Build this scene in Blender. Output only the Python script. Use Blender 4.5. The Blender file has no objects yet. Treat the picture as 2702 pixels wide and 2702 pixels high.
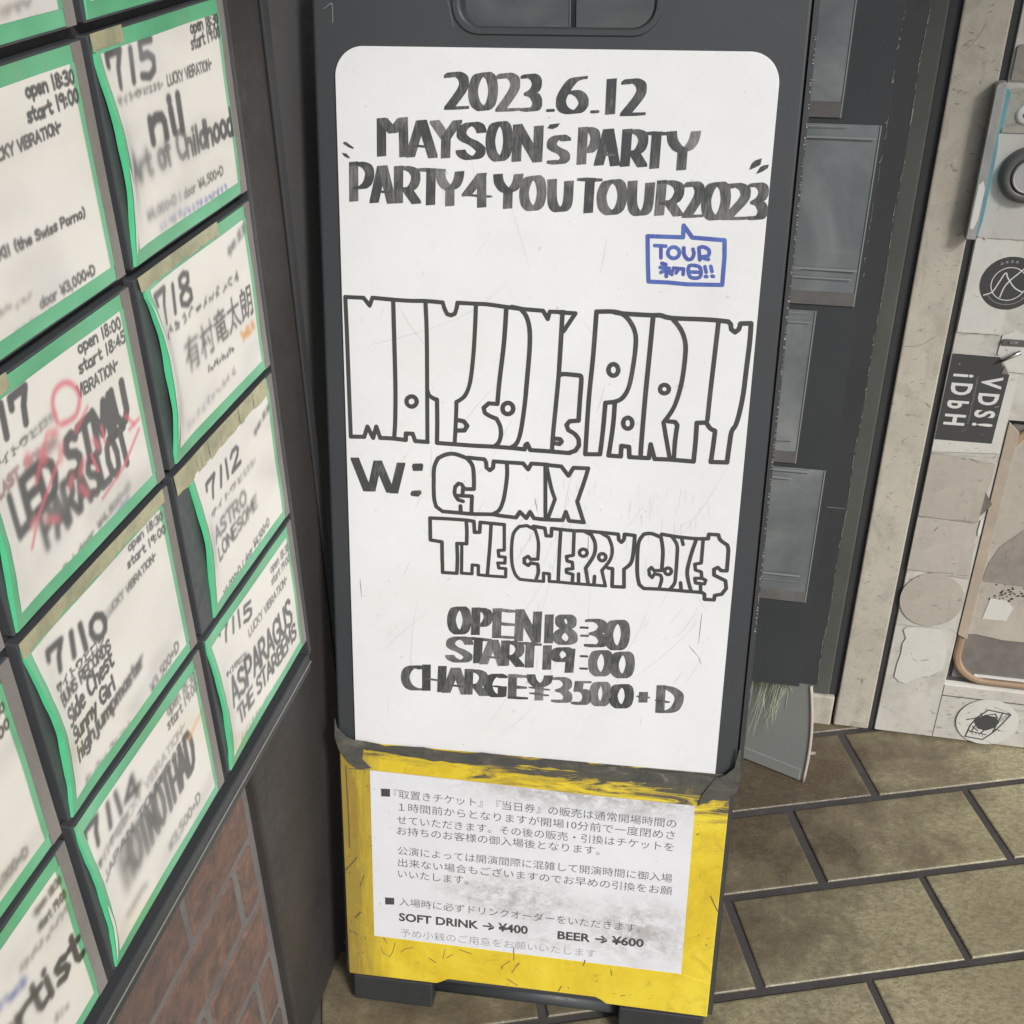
import bpy, bmesh, math, random, json
import numpy as np
from mathutils import Matrix, Vector
R = math.radians
scene = bpy.context.scene
COL = scene.collection

# ------------------------------------------------------------------ camera
cam = bpy.data.objects.new("camera", bpy.data.cameras.new("camera"))
COL.objects.link(cam)
cam.data.sensor_width = 36.0
cam.data.lens = 39.904
cam.data.clip_start = 0.02
cam.data.clip_end = 500
cam.matrix_world = Matrix(((0.999923, 0.012409, 0.0, 0.0),
                           (-0.006456, 0.520225, -0.854005, 0.0),
                           (-0.010597, 0.853939, 0.520265, 1.4),
                           (0, 0, 0, 1)))
scene.camera = cam

# ------------------------------------------------------------------ light
AW, AT = R(11.95), R(-7.87)
def hv(a): return Vector((math.sin(a), math.cos(a), 0))
SUN_DIR = (hv(AW + math.pi/2) * -1.05 + hv(AW) * 1.0 + Vector((0, 0, -1.10))).normalized()   # the way the light travels
world = bpy.data.worlds.new("World"); scene.world = world; world.use_nodes = True
wn = world.node_tree.nodes; wl = world.node_tree.links
sky = wn.new("ShaderNodeTexSky"); sky.sky_type = 'NISHITA'; sky.sun_disc = False
to_sun = -SUN_DIR
sky.sun_elevation = math.asin(to_sun.z)
sky.sun_rotation = math.atan2(to_sun.x, to_sun.y)
sky.air_density = 1.0; sky.dust_density = 1.5; sky.ozone_density = 1.0
wl.new(sky.outputs[0], wn["Background"].inputs[0])
wn["Background"].inputs[1].default_value = 0.115
sun = bpy.data.objects.new("sun", bpy.data.lights.new("sun", 'SUN')); COL.objects.link(sun)
sun.data.energy = 2.3; sun.data.angle = R(14); sun.data.color = (1.0, 0.995, 0.98)
sun.rotation_euler = SUN_DIR.to_track_quat('-Z', 'Y').to_euler()
sun.location = (1, -2, 4)
scene.view_settings.view_transform = 'Standard'; scene.view_settings.look = 'None'
scene.view_settings.exposure = 0.20; scene.view_settings.gamma = 1.0

# ------------------------------------------------------------------ frames: x along the surface, y into it, z up
def frame(x, y, z, o):
    m = Matrix.Identity(4)
    for i, v in enumerate((x, y, z)): m.col[i][:3] = v
    m.col[3][:3] = o
    return m
NW = hv(AW + math.pi/2); EU = hv(AW)
LEFT = frame(EU, -NW, Vector((0, 0, 1)), NW * -0.4856)
DOOR = frame(NW, EU, Vector((0, 0, 1)), EU * 1.628)
AS, LEAN = R(8.85), R(11.87)
sx = hv(AS + math.pi/2); sz = Vector((0, 0, 1)) * math.cos(LEAN) + hv(AS) * math.sin(LEAN)
SIGN = frame(sx, sz.cross(sx), sz, Vector((-0.17643, 1.24247, 1.18868)))
WORLD = Matrix.Identity(4)

# ------------------------------------------------------------------ mesh helpers
class MB:
    def __init__(s): s.v = []; s.f = []; s.m = []
    def face(s, pts, mi=0):
        n = len(s.v); s.v += [tuple(p) for p in pts]; s.f.append(tuple(range(n, n + len(pts)))); s.m.append(mi)
    def box(s, x0, x1, y0, y1, z0, z1, mi=0):
        n = len(s.v)
        s.v += [(x, y, z) for x in (x0, x1) for y in (y0, y1) for z in (z0, z1)]
        for q in ((0,1,3,2),(4,6,7,5),(0,4,5,1),(2,3,7,6),(0,2,6,4),(1,5,7,3)):
            s.f.append(tuple(n + i for i in q)); s.m.append(mi)
        return s
    def prism(s, pts, y0, y1, mi=0):          # outline in x,z; y0 front (smaller), y1 back
        a = sum(pts[i][0]*pts[(i+1) % len(pts)][1] - pts[(i+1) % len(pts)][0]*pts[i][1] for i in range(len(pts)))
        if a < 0: pts = pts[::-1]
        n = len(s.v); k = len(pts)
        s.v += [(p[0], y0, p[1]) for p in pts] + [(p[0], y1, p[1]) for p in pts]
        s.f.append(tuple(n + i for i in range(k))); s.m.append(mi)
        s.f.append(tuple(n + k + i for i in reversed(range(k)))); s.m.append(mi)
        for i in range(k):
            j = (i + 1) % k
            s.f.append((n + i, n + k + i, n + k + j, n + j)); s.m.append(mi)
        return s
    def tube(s, pts, r, n=8, mi=0):
        pts = [Vector(p) for p in pts]; rs = r if isinstance(r, (list, tuple)) else [r]*len(pts)
        base = len(s.v)
        for i, p in enumerate(pts):
            t = (pts[min(i+1, len(pts)-1)] - pts[max(i-1, 0)]).normalized()
            a = t.cross(Vector((0.13, 1, 0.21))).normalized(); b = t.cross(a)
            for k in range(n):
                w = 2*math.pi*k/n; s.v.append(tuple(p + (a*math.cos(w) + b*math.sin(w))*rs[i]))
        for i in range(len(pts)-1):
            for k in range(n):
                q = base + i*n; s.f.append((q+k, q+(k+1) % n, q+n+(k+1) % n, q+n+k)); s.m.append(mi)
        s.f.append(tuple(base + k for k in reversed(range(n)))); s.m.append(mi)
        s.f.append(tuple(base + (len(pts)-1)*n + k for k in range(n))); s.m.append(mi)
        return s
    def add(s, verts, faces, mi=0):
        n = len(s.v); s.v += [tuple(v) for v in verts]
        for f in faces: s.f.append(tuple(n + i for i in f)); s.m.append(mi)
        return s

BASE = {}
def obj(name, mb, mats, parent=None, fr=WORLD, bevel=0, smooth=False, seg=2):
    """link a mesh builder (or mesh) as one object; coordinates are those of the frame"""
    if isinstance(mb, MB):
        me = bpy.data.meshes.new(name); me.from_pydata(mb.v, [], mb.f)
        me.polygons.foreach_set('material_index', mb.m)
    else: me = mb; me.name = name
    for m in (mats if isinstance(mats, (list, tuple)) else [mats]): me.materials.append(m)
    if smooth: me.polygons.foreach_set('use_smooth', [True]*len(me.polygons))
    o = bpy.data.objects.new(name, me); COL.objects.link(o)
    if parent is not None:
        root = parent
        while root.parent: root = root.parent
        me.transform(Matrix.Translation(-BASE[root.name])); o.parent = parent
    else:
        c = Vector((0, 0, 0))
        if len(me.vertices):
            co = [v.co for v in me.vertices]
            lo = Vector([min(p[i] for p in co) for i in range(3)]); hi = Vector([max(p[i] for p in co) for i in range(3)])
            c = Vector(((lo.x+hi.x)/2, (lo.y+hi.y)/2, lo.z))
        if fr is WORLD and name == 'floor': c = Vector((0, 0, 0))
        me.transform(Matrix.Translation(-c)); o.matrix_world = fr @ Matrix.Translation(c); BASE[o.name] = c
    if bevel:
        b = o.modifiers.new('bevel', 'BEVEL'); b.width = bevel; b.segments = seg; b.limit_method = 'ANGLE'; b.angle_limit = R(40)
    return o
def attach(o, mb, m):
    """add surface marks (scratches, chips) to a part's own mesh, in a material slot of their own"""
    me = o.data; root = o
    while root.parent: root = root.parent
    b = BASE[root.name]; slot = len(me.materials); me.materials.append(m)
    bm_ = bmesh.new(); bm_.from_mesh(me); vs = [bm_.verts.new(Vector(v) - b) for v in mb.v]
    for f in mb.f:
        try: fa = bm_.faces.new([vs[i] for i in f]); fa.material_index = slot
        except ValueError: pass
    bm_.to_mesh(me); bm_.free()
def tag(o, label, cat, group=None):
    o['label'] = label; o['category'] = cat
    if group: o['group'] = group
    return o
def thing(name, label, cat, fr, base, group=None):
    o = bpy.data.objects.new(name, None); COL.objects.link(o); o.empty_display_size = 0.05
    o.matrix_world = fr @ Matrix.Translation(Vector(base)); BASE[o.name] = Vector(base)
    return tag(o, label, cat, group)
def structure(o): o['kind'] = 'structure'; return o

def curve_mesh(loops, half, bevel, y, res=2):
    """filled outline(s) in x,z (holes allowed) extruded +-half about plane y, edges rounded"""
    cu = bpy.data.curves.new('outline', 'CURVE'); cu.dimensions = '2D'; cu.fill_mode = 'BOTH'
    cu.extrude = max(half - bevel, 0.00005); cu.bevel_depth = bevel; cu.bevel_resolution = res; cu.offset = -bevel
    for lp in loops:
        sp = cu.splines.new('POLY'); sp.points.add(len(lp)-1); sp.use_cyclic_u = True
        for p, q in zip(sp.points, lp): p.co = (q[0], q[1], 0, 1)
    o = bpy.data.objects.new('outline', cu); COL.objects.link(o)
    me = bpy.data.meshes.new_from_object(o.evaluated_get(bpy.context.evaluated_depsgraph_get()))
    bpy.data.objects.remove(o); bpy.data.curves.remove(cu)
    me.transform(Matrix(((1,0,0,0),(0,0,-1,y),(0,1,0,0),(0,0,0,1))))
    return me
def rrect(x0, x1, z0, z1, r, n=8, corners='1111'):   # corners: tl tr br bl
    out = []
    for (cx, cz, a0, c) in ((x1-r, z1-r, 0, corners[1]), (x0+r, z1-r, 90, corners[0]), (x0+r, z0+r, 180, corners[3]), (x1-r, z0+r, 270, corners[2])):
        if c == '1':
            for i in range(n+1):
                t = R(a0 + 90*i/n); out.append((cx + r*math.cos(t), cz + r*math.sin(t)))
        else:
            t = R(a0+45); out.append((cx + math.copysign(r, math.cos(t)), cz + math.copysign(r, math.sin(t))))
    return out
def circle(cx, cz, rx, rz=None, n=48): return [(cx + rx*math.cos(2*math.pi*i/n), cz + (rz or rx)*math.sin(2*math.pi*i/n)) for i in range(n)]

# ------------------------------------------------------------------ materials
def mat(name, col, rough=0.5, spec=0.5, coat=0.0, metal=0.0):
    m = bpy.data.materials.new(name); m.use_nodes = True
    b = m.node_tree.nodes['Principled BSDF']
    b.inputs['Base Color'].default_value = (*col, 1); b.inputs['Roughness'].default_value = rough
    b.inputs['Specular IOR Level'].default_value = spec; b.inputs['Coat Weight'].default_value = coat; b.inputs['Coat Roughness'].default_value = 0.15
    b.inputs['Metallic'].default_value = metal
    return m
class NT:
    def __init__(s, m):
        s.n = m.node_tree.nodes; s.l = m.node_tree.links; s.b = s.n['Principled BSDF']
        s.co = s.n.new('ShaderNodeTexCoord').outputs['Object']
    def mapping(s, scale=(1,1,1), rot=(0,0,0), loc=(0,0,0)):
        k = s.n.new('ShaderNodeMapping'); k.inputs['Scale'].default_value = scale; k.inputs['Rotation'].default_value = rot; k.inputs['Location'].default_value = loc
        s.l.new(s.co, k.inputs[0]); return k.outputs[0]
    def noise(s, scale, detail=4, rough=0.6, vec=None, dist=0.0):
        k = s.n.new('ShaderNodeTexNoise'); k.inputs['Scale'].default_value = scale; k.inputs['Detail'].default_value = detail; k.inputs['Roughness'].default_value = rough; k.inputs['Distortion'].default_value = dist
        s.l.new(vec or s.co, k.inputs['Vector']); return k.outputs[0]
    def ramp(s, fac, stops, ease=False):
        k = s.n.new('ShaderNodeValToRGB'); e = k.color_ramp.elements
        if ease: k.color_ramp.interpolation = 'EASE'
        while len(e) < len(stops): e.new(0.5)
        for x, (p, c) in zip(e, stops): x.position = p; x.color = (*c, 1) if isinstance(c, (tuple, list)) else (c, c, c, 1)
        s.l.new(fac, k.inputs[0]); return k.outputs[0]
    def mix(s, fac, a, b, mode='MIX'):
        k = s.n.new('ShaderNodeMix'); k.data_type = 'RGBA'; k.blend_type = mode
        for i, v in ((0, fac), (6, a), (7, b)):
            if isinstance(v, (int, float)): k.inputs[i].default_value = v if i == 0 else (v, v, v, 1)
            elif isinstance(v, (tuple, list)): k.inputs[i].default_value = (*v, 1)
            else: s.l.new(v, k.inputs[i])
        return k.outputs[2]
    def math(s, op, a, b=0.0, c=None):
        k = s.n.new('ShaderNodeMath'); k.operation = op
        for i, v in enumerate((a, b, c)):
            if v is None: continue
            if isinstance(v, (int, float)): k.inputs[i].default_value = v
            else: s.l.new(v, k.inputs[i])
        return k.outputs[0]
    def sep(s, vec=None):
        k = s.n.new('ShaderNodeSeparateXYZ'); s.l.new(vec or s.co, k.inputs[0]); return k.outputs
    def attr(s, name):
        k = s.n.new('ShaderNodeAttribute'); k.attribute_name = name; return k.outputs['Color']
    def base(s, c): s.l.new(c, s.b.inputs['Base Color'])
    def rough(s, f): s.l.new(f, s.b.inputs['Roughness'])
    def bump(s, h, strength=0.3, dist=0.001):
        k = s.n.new('ShaderNodeBump'); k.inputs['Strength'].default_value = strength; k.inputs['Distance'].default_value = dist
        s.l.new(h, k.inputs['Height']); s.l.new(k.outputs[0], s.b.inputs['Normal'])

def speckled(name, col, amount=0.12, scale=60, rough=0.55, bump=0.15, coarse=6, spec=0.5, dirt=None, dirt_amt=0.5, rr=0.12, spots=0.0):
    """painted or moulded surface: base colour, fine grain, broad uneven wear"""
    m = mat(name, col, rough, spec); t = NT(m)
    fine = t.noise(scale, 5, 0.65); broad = t.noise(coarse, 4, 0.6)
    lo = tuple(c*(1-amount) for c in col); hi = tuple(min(1, c*(1+amount)) for c in col)
    c = t.ramp(broad, [(0.3, lo), (0.7, hi)])
    c = t.mix(t.ramp(fine, [(0.35, 0.0), (0.75, amount*1.6)]), c, tuple(x*0.6 for x in col))
    if dirt: c = t.mix(t.math('MULTIPLY', t.ramp(t.noise(coarse*2.3, 6, 0.7, dist=0.6), [(0.48, 0.0), (0.68, 1.0)]), dirt_amt), c, dirt)
    if spots:
        c = t.mix(t.ramp(t.noise(75, 3, 0.55, dist=0.8), [(0.64, 0.0), (0.72, spots)]), c, tuple(x*0.42 for x in col))
        c = t.mix(t.ramp(t.noise(1, 5, 0.75, t.mapping((55, 20, 11)), 0.7), [(0.54, 0.0), (0.74, spots*0.7)]), c, tuple(x*0.60 for x in col))
        c = t.mix(t.ramp(t.noise(16, 6, 0.75, dist=1.0), [(0.55, 0.0), (0.70, spots*0.5)]), c, tuple(min(1, x*1.22) for x in col))
    t.base(c); t.rough(t.ramp(fine, [(0.3, max(0, rough-rr)), (0.7, min(1, rough+rr))])); t.bump(fine, bump, 0.0006)
    return m

M = {}
M['black'] = speckled('black_plastic', (0.047, 0.051, 0.054), 0.10, 300, 0.50, 0.18, 5)
M['black_flat'] = speckled('black_paint', (0.044, 0.045, 0.047), 0.10, 120, 0.6, 0.15, 6)
M['recess'] = speckled('dark_wall_paint', (0.074, 0.076, 0.078), 0.08, 60, 0.75, 0.1, 3)
M['post'] = speckled('brown_grey_steel', (0.043, 0.038, 0.035), 0.22, 60, 0.6, 0.15, 8)
M['foot'] = speckled('black_foot_plastic', (0.030, 0.031, 0.032), 0.10, 120, 0.6, 0.15, 6)
M['greenframe'] = speckled('grey_green_paint', (0.098, 0.102, 0.090), 0.16, 90, 0.5, 0.2, 7)
M['gap'] = mat('rubber_seal', (0.070, 0.068, 0.068), 0.8, 0.2)
M['jamb'] = speckled('beige_painted_steel', (0.56, 0.51, 0.42), 0.10, 70, 0.5, 0.25, 7, dirt=(0.34, 0.31, 0.26), dirt_amt=0.65, spots=0.75)
M['door'] = speckled('off_white_door_paint', (0.63, 0.60, 0.535), 0.08, 60, 0.45, 0.2, 6, dirt=(0.42, 0.39, 0.33), dirt_amt=0.6, spots=0.65)
M['doorlight'] = speckled('white_sticker_film', (0.70, 0.68, 0.62), 0.05, 80, 0.4, 0.1, 9, dirt=(0.52, 0.48, 0.42), dirt_amt=0.3, spots=0.3)
M['oldpaper'] = speckled('aged_sticker_paper', (0.50, 0.45, 0.38), 0.10, 50, 0.6, 0.2, 10, dirt=(0.38, 0.33, 0.27), dirt_amt=0.5, spots=0.5)
M['greypaper'] = speckled('grey_brown_sticker', (0.34, 0.30, 0.26), 0.18, 50, 0.6, 0.2, 12, dirt=(0.2, 0.17, 0.15), dirt_amt=0.6, spots=0.5)
M['inkblack'] = speckled('printed_black', (0.070, 0.070, 0.072), 0.06, 80, 0.4, 0.05, 10)
M['white'] = mat('printed_white', (0.74, 0.73, 0.69), 0.5)
M['teal'] = speckled('teal_paint', (0.16, 0.36, 0.41), 0.22, 60, 0.35, 0.1, 14)
M['steel'] = speckled('brushed_steel', (0.48, 0.48, 0.46), 0.15, 90, 0.38, 0.1, 12)
M['ringdark'] = mat('dark_rubber_ring', (0.12, 0.118, 0.112), 0.42)
M['chrome'] = mat('worn_chrome', (0.5, 0.5, 0.5), 0.25, 0.5, 0, 1.0)
M['orange'] = speckled('orange_brown_gasket', (0.38, 0.255, 0.155), 0.18, 60, 0.6, 0.2, 14, dirt=(0.30, 0.225, 0.165), dirt_amt=0.7, spots=0.6)
M['woodtrim'] = speckled('tan_window_trim', (0.50, 0.41, 0.32), 0.12, 60, 0.5, 0.2, 9, dirt=(0.36, 0.30, 0.25), dirt_amt=0.5)
M['glass'] = speckled('dusty_dark_glass', (0.20, 0.18, 0.165), 0.25, 40, 0.3, 0.1, 12, dirt=(0.27, 0.25, 0.22), dirt_amt=0.5)
M['greyboard'] = speckled('grey_plastic_sheet', (0.34, 0.345, 0.32), 0.08, 80, 0.5, 0.1, 5)
M['edgeband'] = mat('pale_edge_band', (0.52, 0.46, 0.39), 0.6)
M['straw'] = speckled('pale_green_straw', (0.60, 0.66, 0.47), 0.2, 60, 0.7, 0, 12)
M['chip'] = speckled('chipped_paint_edge', (0.27, 0.265, 0.245), 0.4, 400, 0.6, 0, 60)
M['holder'] = speckled('black_card_case', (0.066, 0.070, 0.074), 0.10, 90, 0.4, 0.1, 9)
M['felt'] = speckled('grey_brown_case_edge', (0.245, 0.22, 0.20), 0.14, 160, 0.8, 0.2, 14)
M['tapeyel'] = speckled('yellowed_clear_tape', (0.44, 0.41, 0.25), 0.25, 60, 0.3, 0.2, 16, dirt=(0.24, 0.26, 0.16), dirt_amt=0.7)
M['silver'] = mat('thin_aluminium_edge', (0.30, 0.29, 0.27), 0.45)
M['scrap'] = mat('pale_litter', (0.5, 0.42, 0.38), 0.8)

def green_mat():
    m = mat('green_border_paper', (0.16, 0.52, 0.27), 0.32, 0.5, 0.3); t = NT(m)
    c = t.ramp(t.noise(9, 4, 0.6), [(0.30, (0.085, 0.36, 0.17)), (0.52, (0.135, 0.48, 0.25)), (0.75, (0.24, 0.58, 0.36))])
    c = t.mix(t.ramp(t.noise(5, 5, 0.7, dist=0.5), [(0.50, 0.0), (0.70, 0.75)]), c, (0.28, 0.34, 0.19))
    t.base(c); return m
M['green'] = green_mat()
M['mint'] = speckled('bright_green_paper_edge', (0.10, 0.60, 0.28), 0.10, 60, 0.35, 0.05, 12)

def sheet_mat():
    m = mat('flyer_paper', (0.75, 0.71, 0.65), 0.35, 0.5, 0.6); t = NT(m)
    c = t.attr('print'); d = t.ramp(t.noise(14, 4, 0.6), [(0.3, (0.94, 0.92, 0.89)), (0.7, (1, 1, 1))])
    t.base(t.mix(1.0, c, d, 'MULTIPLY')); t.bump(t.noise(16, 3, 0.55, dist=0.6), 0.22, 0.004); return m
M['sheet'] = sheet_mat()

def board_mat():
    m = mat('whiteboard_face', (0.80, 0.80, 0.79), 0.25, 0.5); t = NT(m)
    c = t.ramp(t.noise(4.5, 5, 0.65), [(0.26, (0.70, 0.70, 0.695)), (0.38, (0.755, 0.745, 0.735)), (0.62, (0.80, 0.80, 0.795)), (0.8, (0.83, 0.83, 0.825))])
    st = t.noise(1, 5, 0.7, t.mapping((60, 1, 9)))
    sp = t.noise(70, 2, 0.5)
    c = t.mix(t.ramp(sp, [(0.74, 0.0), (0.80, 0.55)]), c, (0.42, 0.41, 0.39))
    t.base(c); t.rough(t.ramp(t.noise(5, 4), [(0.3, 0.2), (0.7, 0.34)])); t.bump(t.noise(3, 2), 0.05, 0.003); return m
M['board'] = board_mat()

def ink_mat(name, dark, light, lo=0.50, hi=0.80):
    m = mat(name, dark, 0.45, 0.4); t = NT(m)
    s1 = t.noise(1, 4, 0.65, t.mapping((420, 30, 60)), 0.3); s2 = t.noise(24, 4, 0.65)
    k = t.math('ADD', t.math('MULTIPLY', s1, 0.55), t.math('MULTIPLY', s2, 0.5))
    tone = t.sep(t.attr('tone'))[0]
    k = t.math('ADD', k, t.math('MULTIPLY', t.math('SUBTRACT', tone, 0.5), 0.42))
    t.base(t.ramp(k, [(lo, dark), (hi, light)])); return m
M['ink'] = ink_mat('marker_ink_black', (0.062, 0.063, 0.064), (0.30, 0.295, 0.285), 0.46, 0.84)
M['inkline'] = ink_mat('marker_ink_black_line', (0.062, 0.062, 0.062), (0.16, 0.155, 0.15), 0.56, 0.92)
M['inkblue'] = ink_mat('marker_ink_blue', (0.085, 0.105, 0.36), (0.10, 0.22, 0.52), 0.45, 0.75)
M['scratch'] = mat('board_scratch', (0.58, 0.58, 0.565), 0.4)
M['scratchdark'] = mat('board_scratch_dark', (0.20, 0.20, 0.195), 0.5)

def yellow_mat():
    m = mat('yellow_vinyl_tape', (0.80, 0.57, 0.05), 0.38, 0.5, 0.1); t = NT(m)
    x, y, z = t.sep()
    n1 = t.noise(7, 6, 0.7, dist=0.5); n2 = t.noise(1, 6, 0.75, t.mapping((9, 30, 60)), 0.8); n3 = t.noise(60, 5, 0.7)
    c = t.ramp(n1, [(0.28, (0.56, 0.38, 0.025)), (0.46, (0.73, 0.54, 0.035)), (0.62, (0.82, 0.64, 0.055)), (0.82, (0.86, 0.70, 0.10))])
    side = t.math('ADD', t.ramp(x, [(0.0, 0.0), (1.0, 1.0)]), 0.0)
    # grime: thick along the taped top edge and worse towards the right, streaked down the left strip
    top = t.math('MINIMUM', t.math('MAXIMUM', t.math('MULTIPLY', t.math('ADD', z, -0.376), 34.0), -3.5), 1.0)
    g = t.math('ADD', t.math('ADD', t.math('MULTIPLY', top, 0.13), t.math('MULTIPLY', n2, 1.0)), t.math('MULTIPLY', x, 0.48))
    c = t.mix(t.ramp(g, [(0.50, 0.0), (0.58, 0.6), (0.66, 0.9)]), c, (0.26, 0.19, 0.055))
    c = t.mix(t.ramp(g, [(0.60, 0.0), (0.635, 1.0)]), c, (0.095, 0.088, 0.07))
    left = t.math('MAXIMUM', t.math('MULTIPLY', t.math('ADD', t.math('MULTIPLY', x, -1.0), -0.165), 12.0), 0.0)
    s = t.noise(1, 6, 0.75, t.mapping((70, 30, 9)), 0.5)
    c = t.mix(t.ramp(t.math('MULTIPLY', left, t.math('ADD', s, 0.12)), [(0.14, 0.0), (0.30, 0.45), (0.48, 0.85)]), c, (0.25, 0.17, 0.045))
    c = t.mix(t.ramp(n3, [(0.62, 0.0), (0.76, 0.6)]), c, (0.33, 0.23, 0.05))
    c = t.mix(t.ramp(t.noise(18, 6, 0.78, dist=1.2), [(0.56, 0.0), (0.70, 0.55)]), c, (0.42, 0.28, 0.045))
    t.base(c); t.bump(t.math('ADD', n2, t.math('MULTIPLY', n3, 0.4)), 0.25, 0.0015); return m
M['yellow'] = yellow_mat()
M['cutmark'] = mat('dark_cut_mark', (0.11, 0.095, 0.07), 0.6)
def notice_mat():
    m = mat('laminated_notice_paper', (0.70, 0.70, 0.72), 0.32, 0.5); t = NT(m)
    c = t.ramp(t.noise(9, 5, 0.65), [(0.3, (0.70, 0.70, 0.725)), (0.7, (0.78, 0.78, 0.795))])
    x, y, z = t.sep()
    def patch(cx, cz, rx, rz, soft):
        dx = t.math('DIVIDE', t.math('ADD', x, -cx), rx); dz = t.math('DIVIDE', t.math('ADD', z, -cz), rz)
        d = t.math('SQRT', t.math('ADD', t.math('MULTIPLY', dx, dx), t.math('MULTIPLY', dz, dz)))
        return t.math('MAXIMUM', t.math('SUBTRACT', 1.0, d), 0.0)
    n = t.ramp(t.noise(38, 8, 0.82, t.mapping((1, 1, 1.3)), 0.15), [(0.42, 0.0), (0.68, 1.0)])
    for (cx, cz, rx, rz, k) in ((-0.02, 0.205, 0.12, 0.050, 1.6), (0.145, 0.175, 0.095, 0.065, 1.7), (0.08, 0.378, 0.24, 0.045, 1.8), (0.02, 0.145, 0.06, 0.022, 1.2)):
        c = t.mix(t.math('MINIMUM', t.math('MULTIPLY', t.math('MULTIPLY', patch(cx, cz, rx, rz, 0), n), k), 0.8), c, (0.38, 0.355, 0.335))
    sp = t.noise(90, 2, 0.5)
    c = t.mix(t.ramp(sp, [(0.72, 0.0), (0.79, 0.5)]), c, (0.36, 0.35, 0.34))
    t.base(c); t.bump(t.noise(12, 3), 0.12, 0.002); return m
M['notice'] = notice_mat()
M['print'] = speckled('notice_print', (0.145, 0.145, 0.15), 0.30, 300, 0.4, 0.0, 40)
M['printbold'] = mat('notice_print_bold', (0.070, 0.070, 0.072), 0.4)
M['printfaint'] = mat('notice_print_faint', (0.36, 0.36, 0.37), 0.45)
def gaff_mat():
    m = mat('dirty_cloth_tape', (0.13, 0.125, 0.105), 0.8); t = NT(m)
    n = t.noise(26, 6, 0.75, t.mapping((1, 1, 2.0)), 0.6); w = t.noise(600, 2)
    t.base(t.ramp(n, [(0.40, (0.062, 0.060, 0.054)), (0.58, (0.095, 0.089, 0.072)), (0.78, (0.23, 0.215, 0.165))]))
    t.bump(t.math('ADD', n, t.math('MULTIPLY', w, 0.3)), 0.5, 0.003); return m
M['gaff'] = gaff_mat()

def tile_mat():
    m = mat('glazed_floor_tile', (0.2, 0.17, 0.1), 0.42, 0.5); t = NT(m)
    x, y, z = t.sep()
    broad = t.noise(3.2, 5, 0.65); grain = t.noise(1, 6, 0.72, t.mapping((95, 170, 1), (0, 0, R(35))), 0.6); fine = t.noise(420, 3, 0.6)
    c = t.ramp(broad, [(0.30, (0.315, 0.272, 0.158)), (0.5, (0.435, 0.382, 0.230)), (0.72, (0.54, 0.48, 0.305))])
    tid = t.sep(t.attr('tint'))
    stain_falloff = t.math('ADD', t.noise(5, 7, 0.75, dist=0.15), t.math('ADD', t.math('MULTIPLY', t.math('MINIMUM', t.math('MAXIMUM', t.math('SUBTRACT', 0.60, x), -0.6), 0.35), 0.75), t.math('MULTIPLY', t.math('MINIMUM', t.math('MAXIMUM', t.math('SUBTRACT', y, 1.12), -0.4), 0.25), 0.75)))  # reddish stain, plus fading floor light painted in towards the back-left corner
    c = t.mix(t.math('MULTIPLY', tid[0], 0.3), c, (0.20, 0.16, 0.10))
    c = t.mix(t.ramp(stain_falloff, [(0.50, 0.0), (0.64, 0.6), (0.78, 0.96)]), c, (0.088, 0.061, 0.044))
    c = t.mix(t.ramp(grain, [(0.38, 0.62), (0.58, 0.0)]), c, (0.160, 0.134, 0.074))
    c = t.mix(t.ramp(t.noise(24, 5, 0.7), [(0.52, 0.0), (0.72, 0.55)]), c, (0.19, 0.158, 0.098))
    t.base(c); t.rough(t.ramp(fine, [(0.3, 0.20), (0.7, 0.40)])); t.bump(t.math('ADD', grain, t.math('MULTIPLY', fine, 0.3)), 0.55, 0.0016); return m
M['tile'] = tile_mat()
M['grout'] = speckled('dark_floor_grout', (0.068, 0.062, 0.058), 0.2, 160, 0.85, 0.4, 14)
def brick_mat():
    m = mat('red_brown_brick', (0.19, 0.11, 0.085), 0.8); t = NT(m)
    n = t.noise(1, 6, 0.72, t.mapping((34, 34, 42)), 0.4); b = t.noise(120, 5, 0.7)
    c = t.ramp(n, [(0.34, (0.095, 0.076, 0.068)), (0.45, (0.140, 0.094, 0.077)), (0.60, (0.205, 0.118, 0.088)), (0.76, (0.26, 0.18, 0.145))])
    c = t.mix(t.sep(t.attr('tint'))[0], c, (0.085, 0.072, 0.066))
    t.base(c); t.bump(t.math('ADD', n, t.math('MULTIPLY', b, 0.5)), 0.6, 0.004); return m
M['brick'] = brick_mat()
M['mortar'] = speckled('grey_mortar', (0.165, 0.152, 0.142), 0.25, 120, 0.9, 0.5, 10)
def pocket_mat():
    m = mat('clear_plastic_pocket', (0.15, 0.16, 0.165), 0.16, 0.8, 0.4); t = NT(m)
    n = t.noise(6, 4, 0.6, dist=0.7); s_ = t.noise(1, 5, 0.65, t.mapping((4, 4, 26)), 0.8)
    c = t.ramp(n, [(0.28, (0.115, 0.128, 0.134)), (0.50, (0.175, 0.190, 0.195)), (0.74, (0.29, 0.30, 0.30))])
    c = t.mix(t.ramp(s_, [(0.58, 0.0), (0.80, 0.22)]), c, (0.33, 0.34, 0.33))  # pale streaks put the plastic's reflections into the colour
    t.base(c); t.bump(t.math('ADD', t.noise(8, 3, 0.5, dist=0.6), t.math('MULTIPLY', s_, 0.15)), 0.4, 0.008); return m
M['pocket'] = pocket_mat()
M['pocketband'] = mat('pocket_weld_and_reflection', (0.27, 0.28, 0.275), 0.25)
M['pocketstrip'] = speckled('brown_pocket_strip', (0.150, 0.141, 0.134), 0.25, 30, 0.4, 0.1, 14)  # brownish strip along the bottom of each pocket

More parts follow.
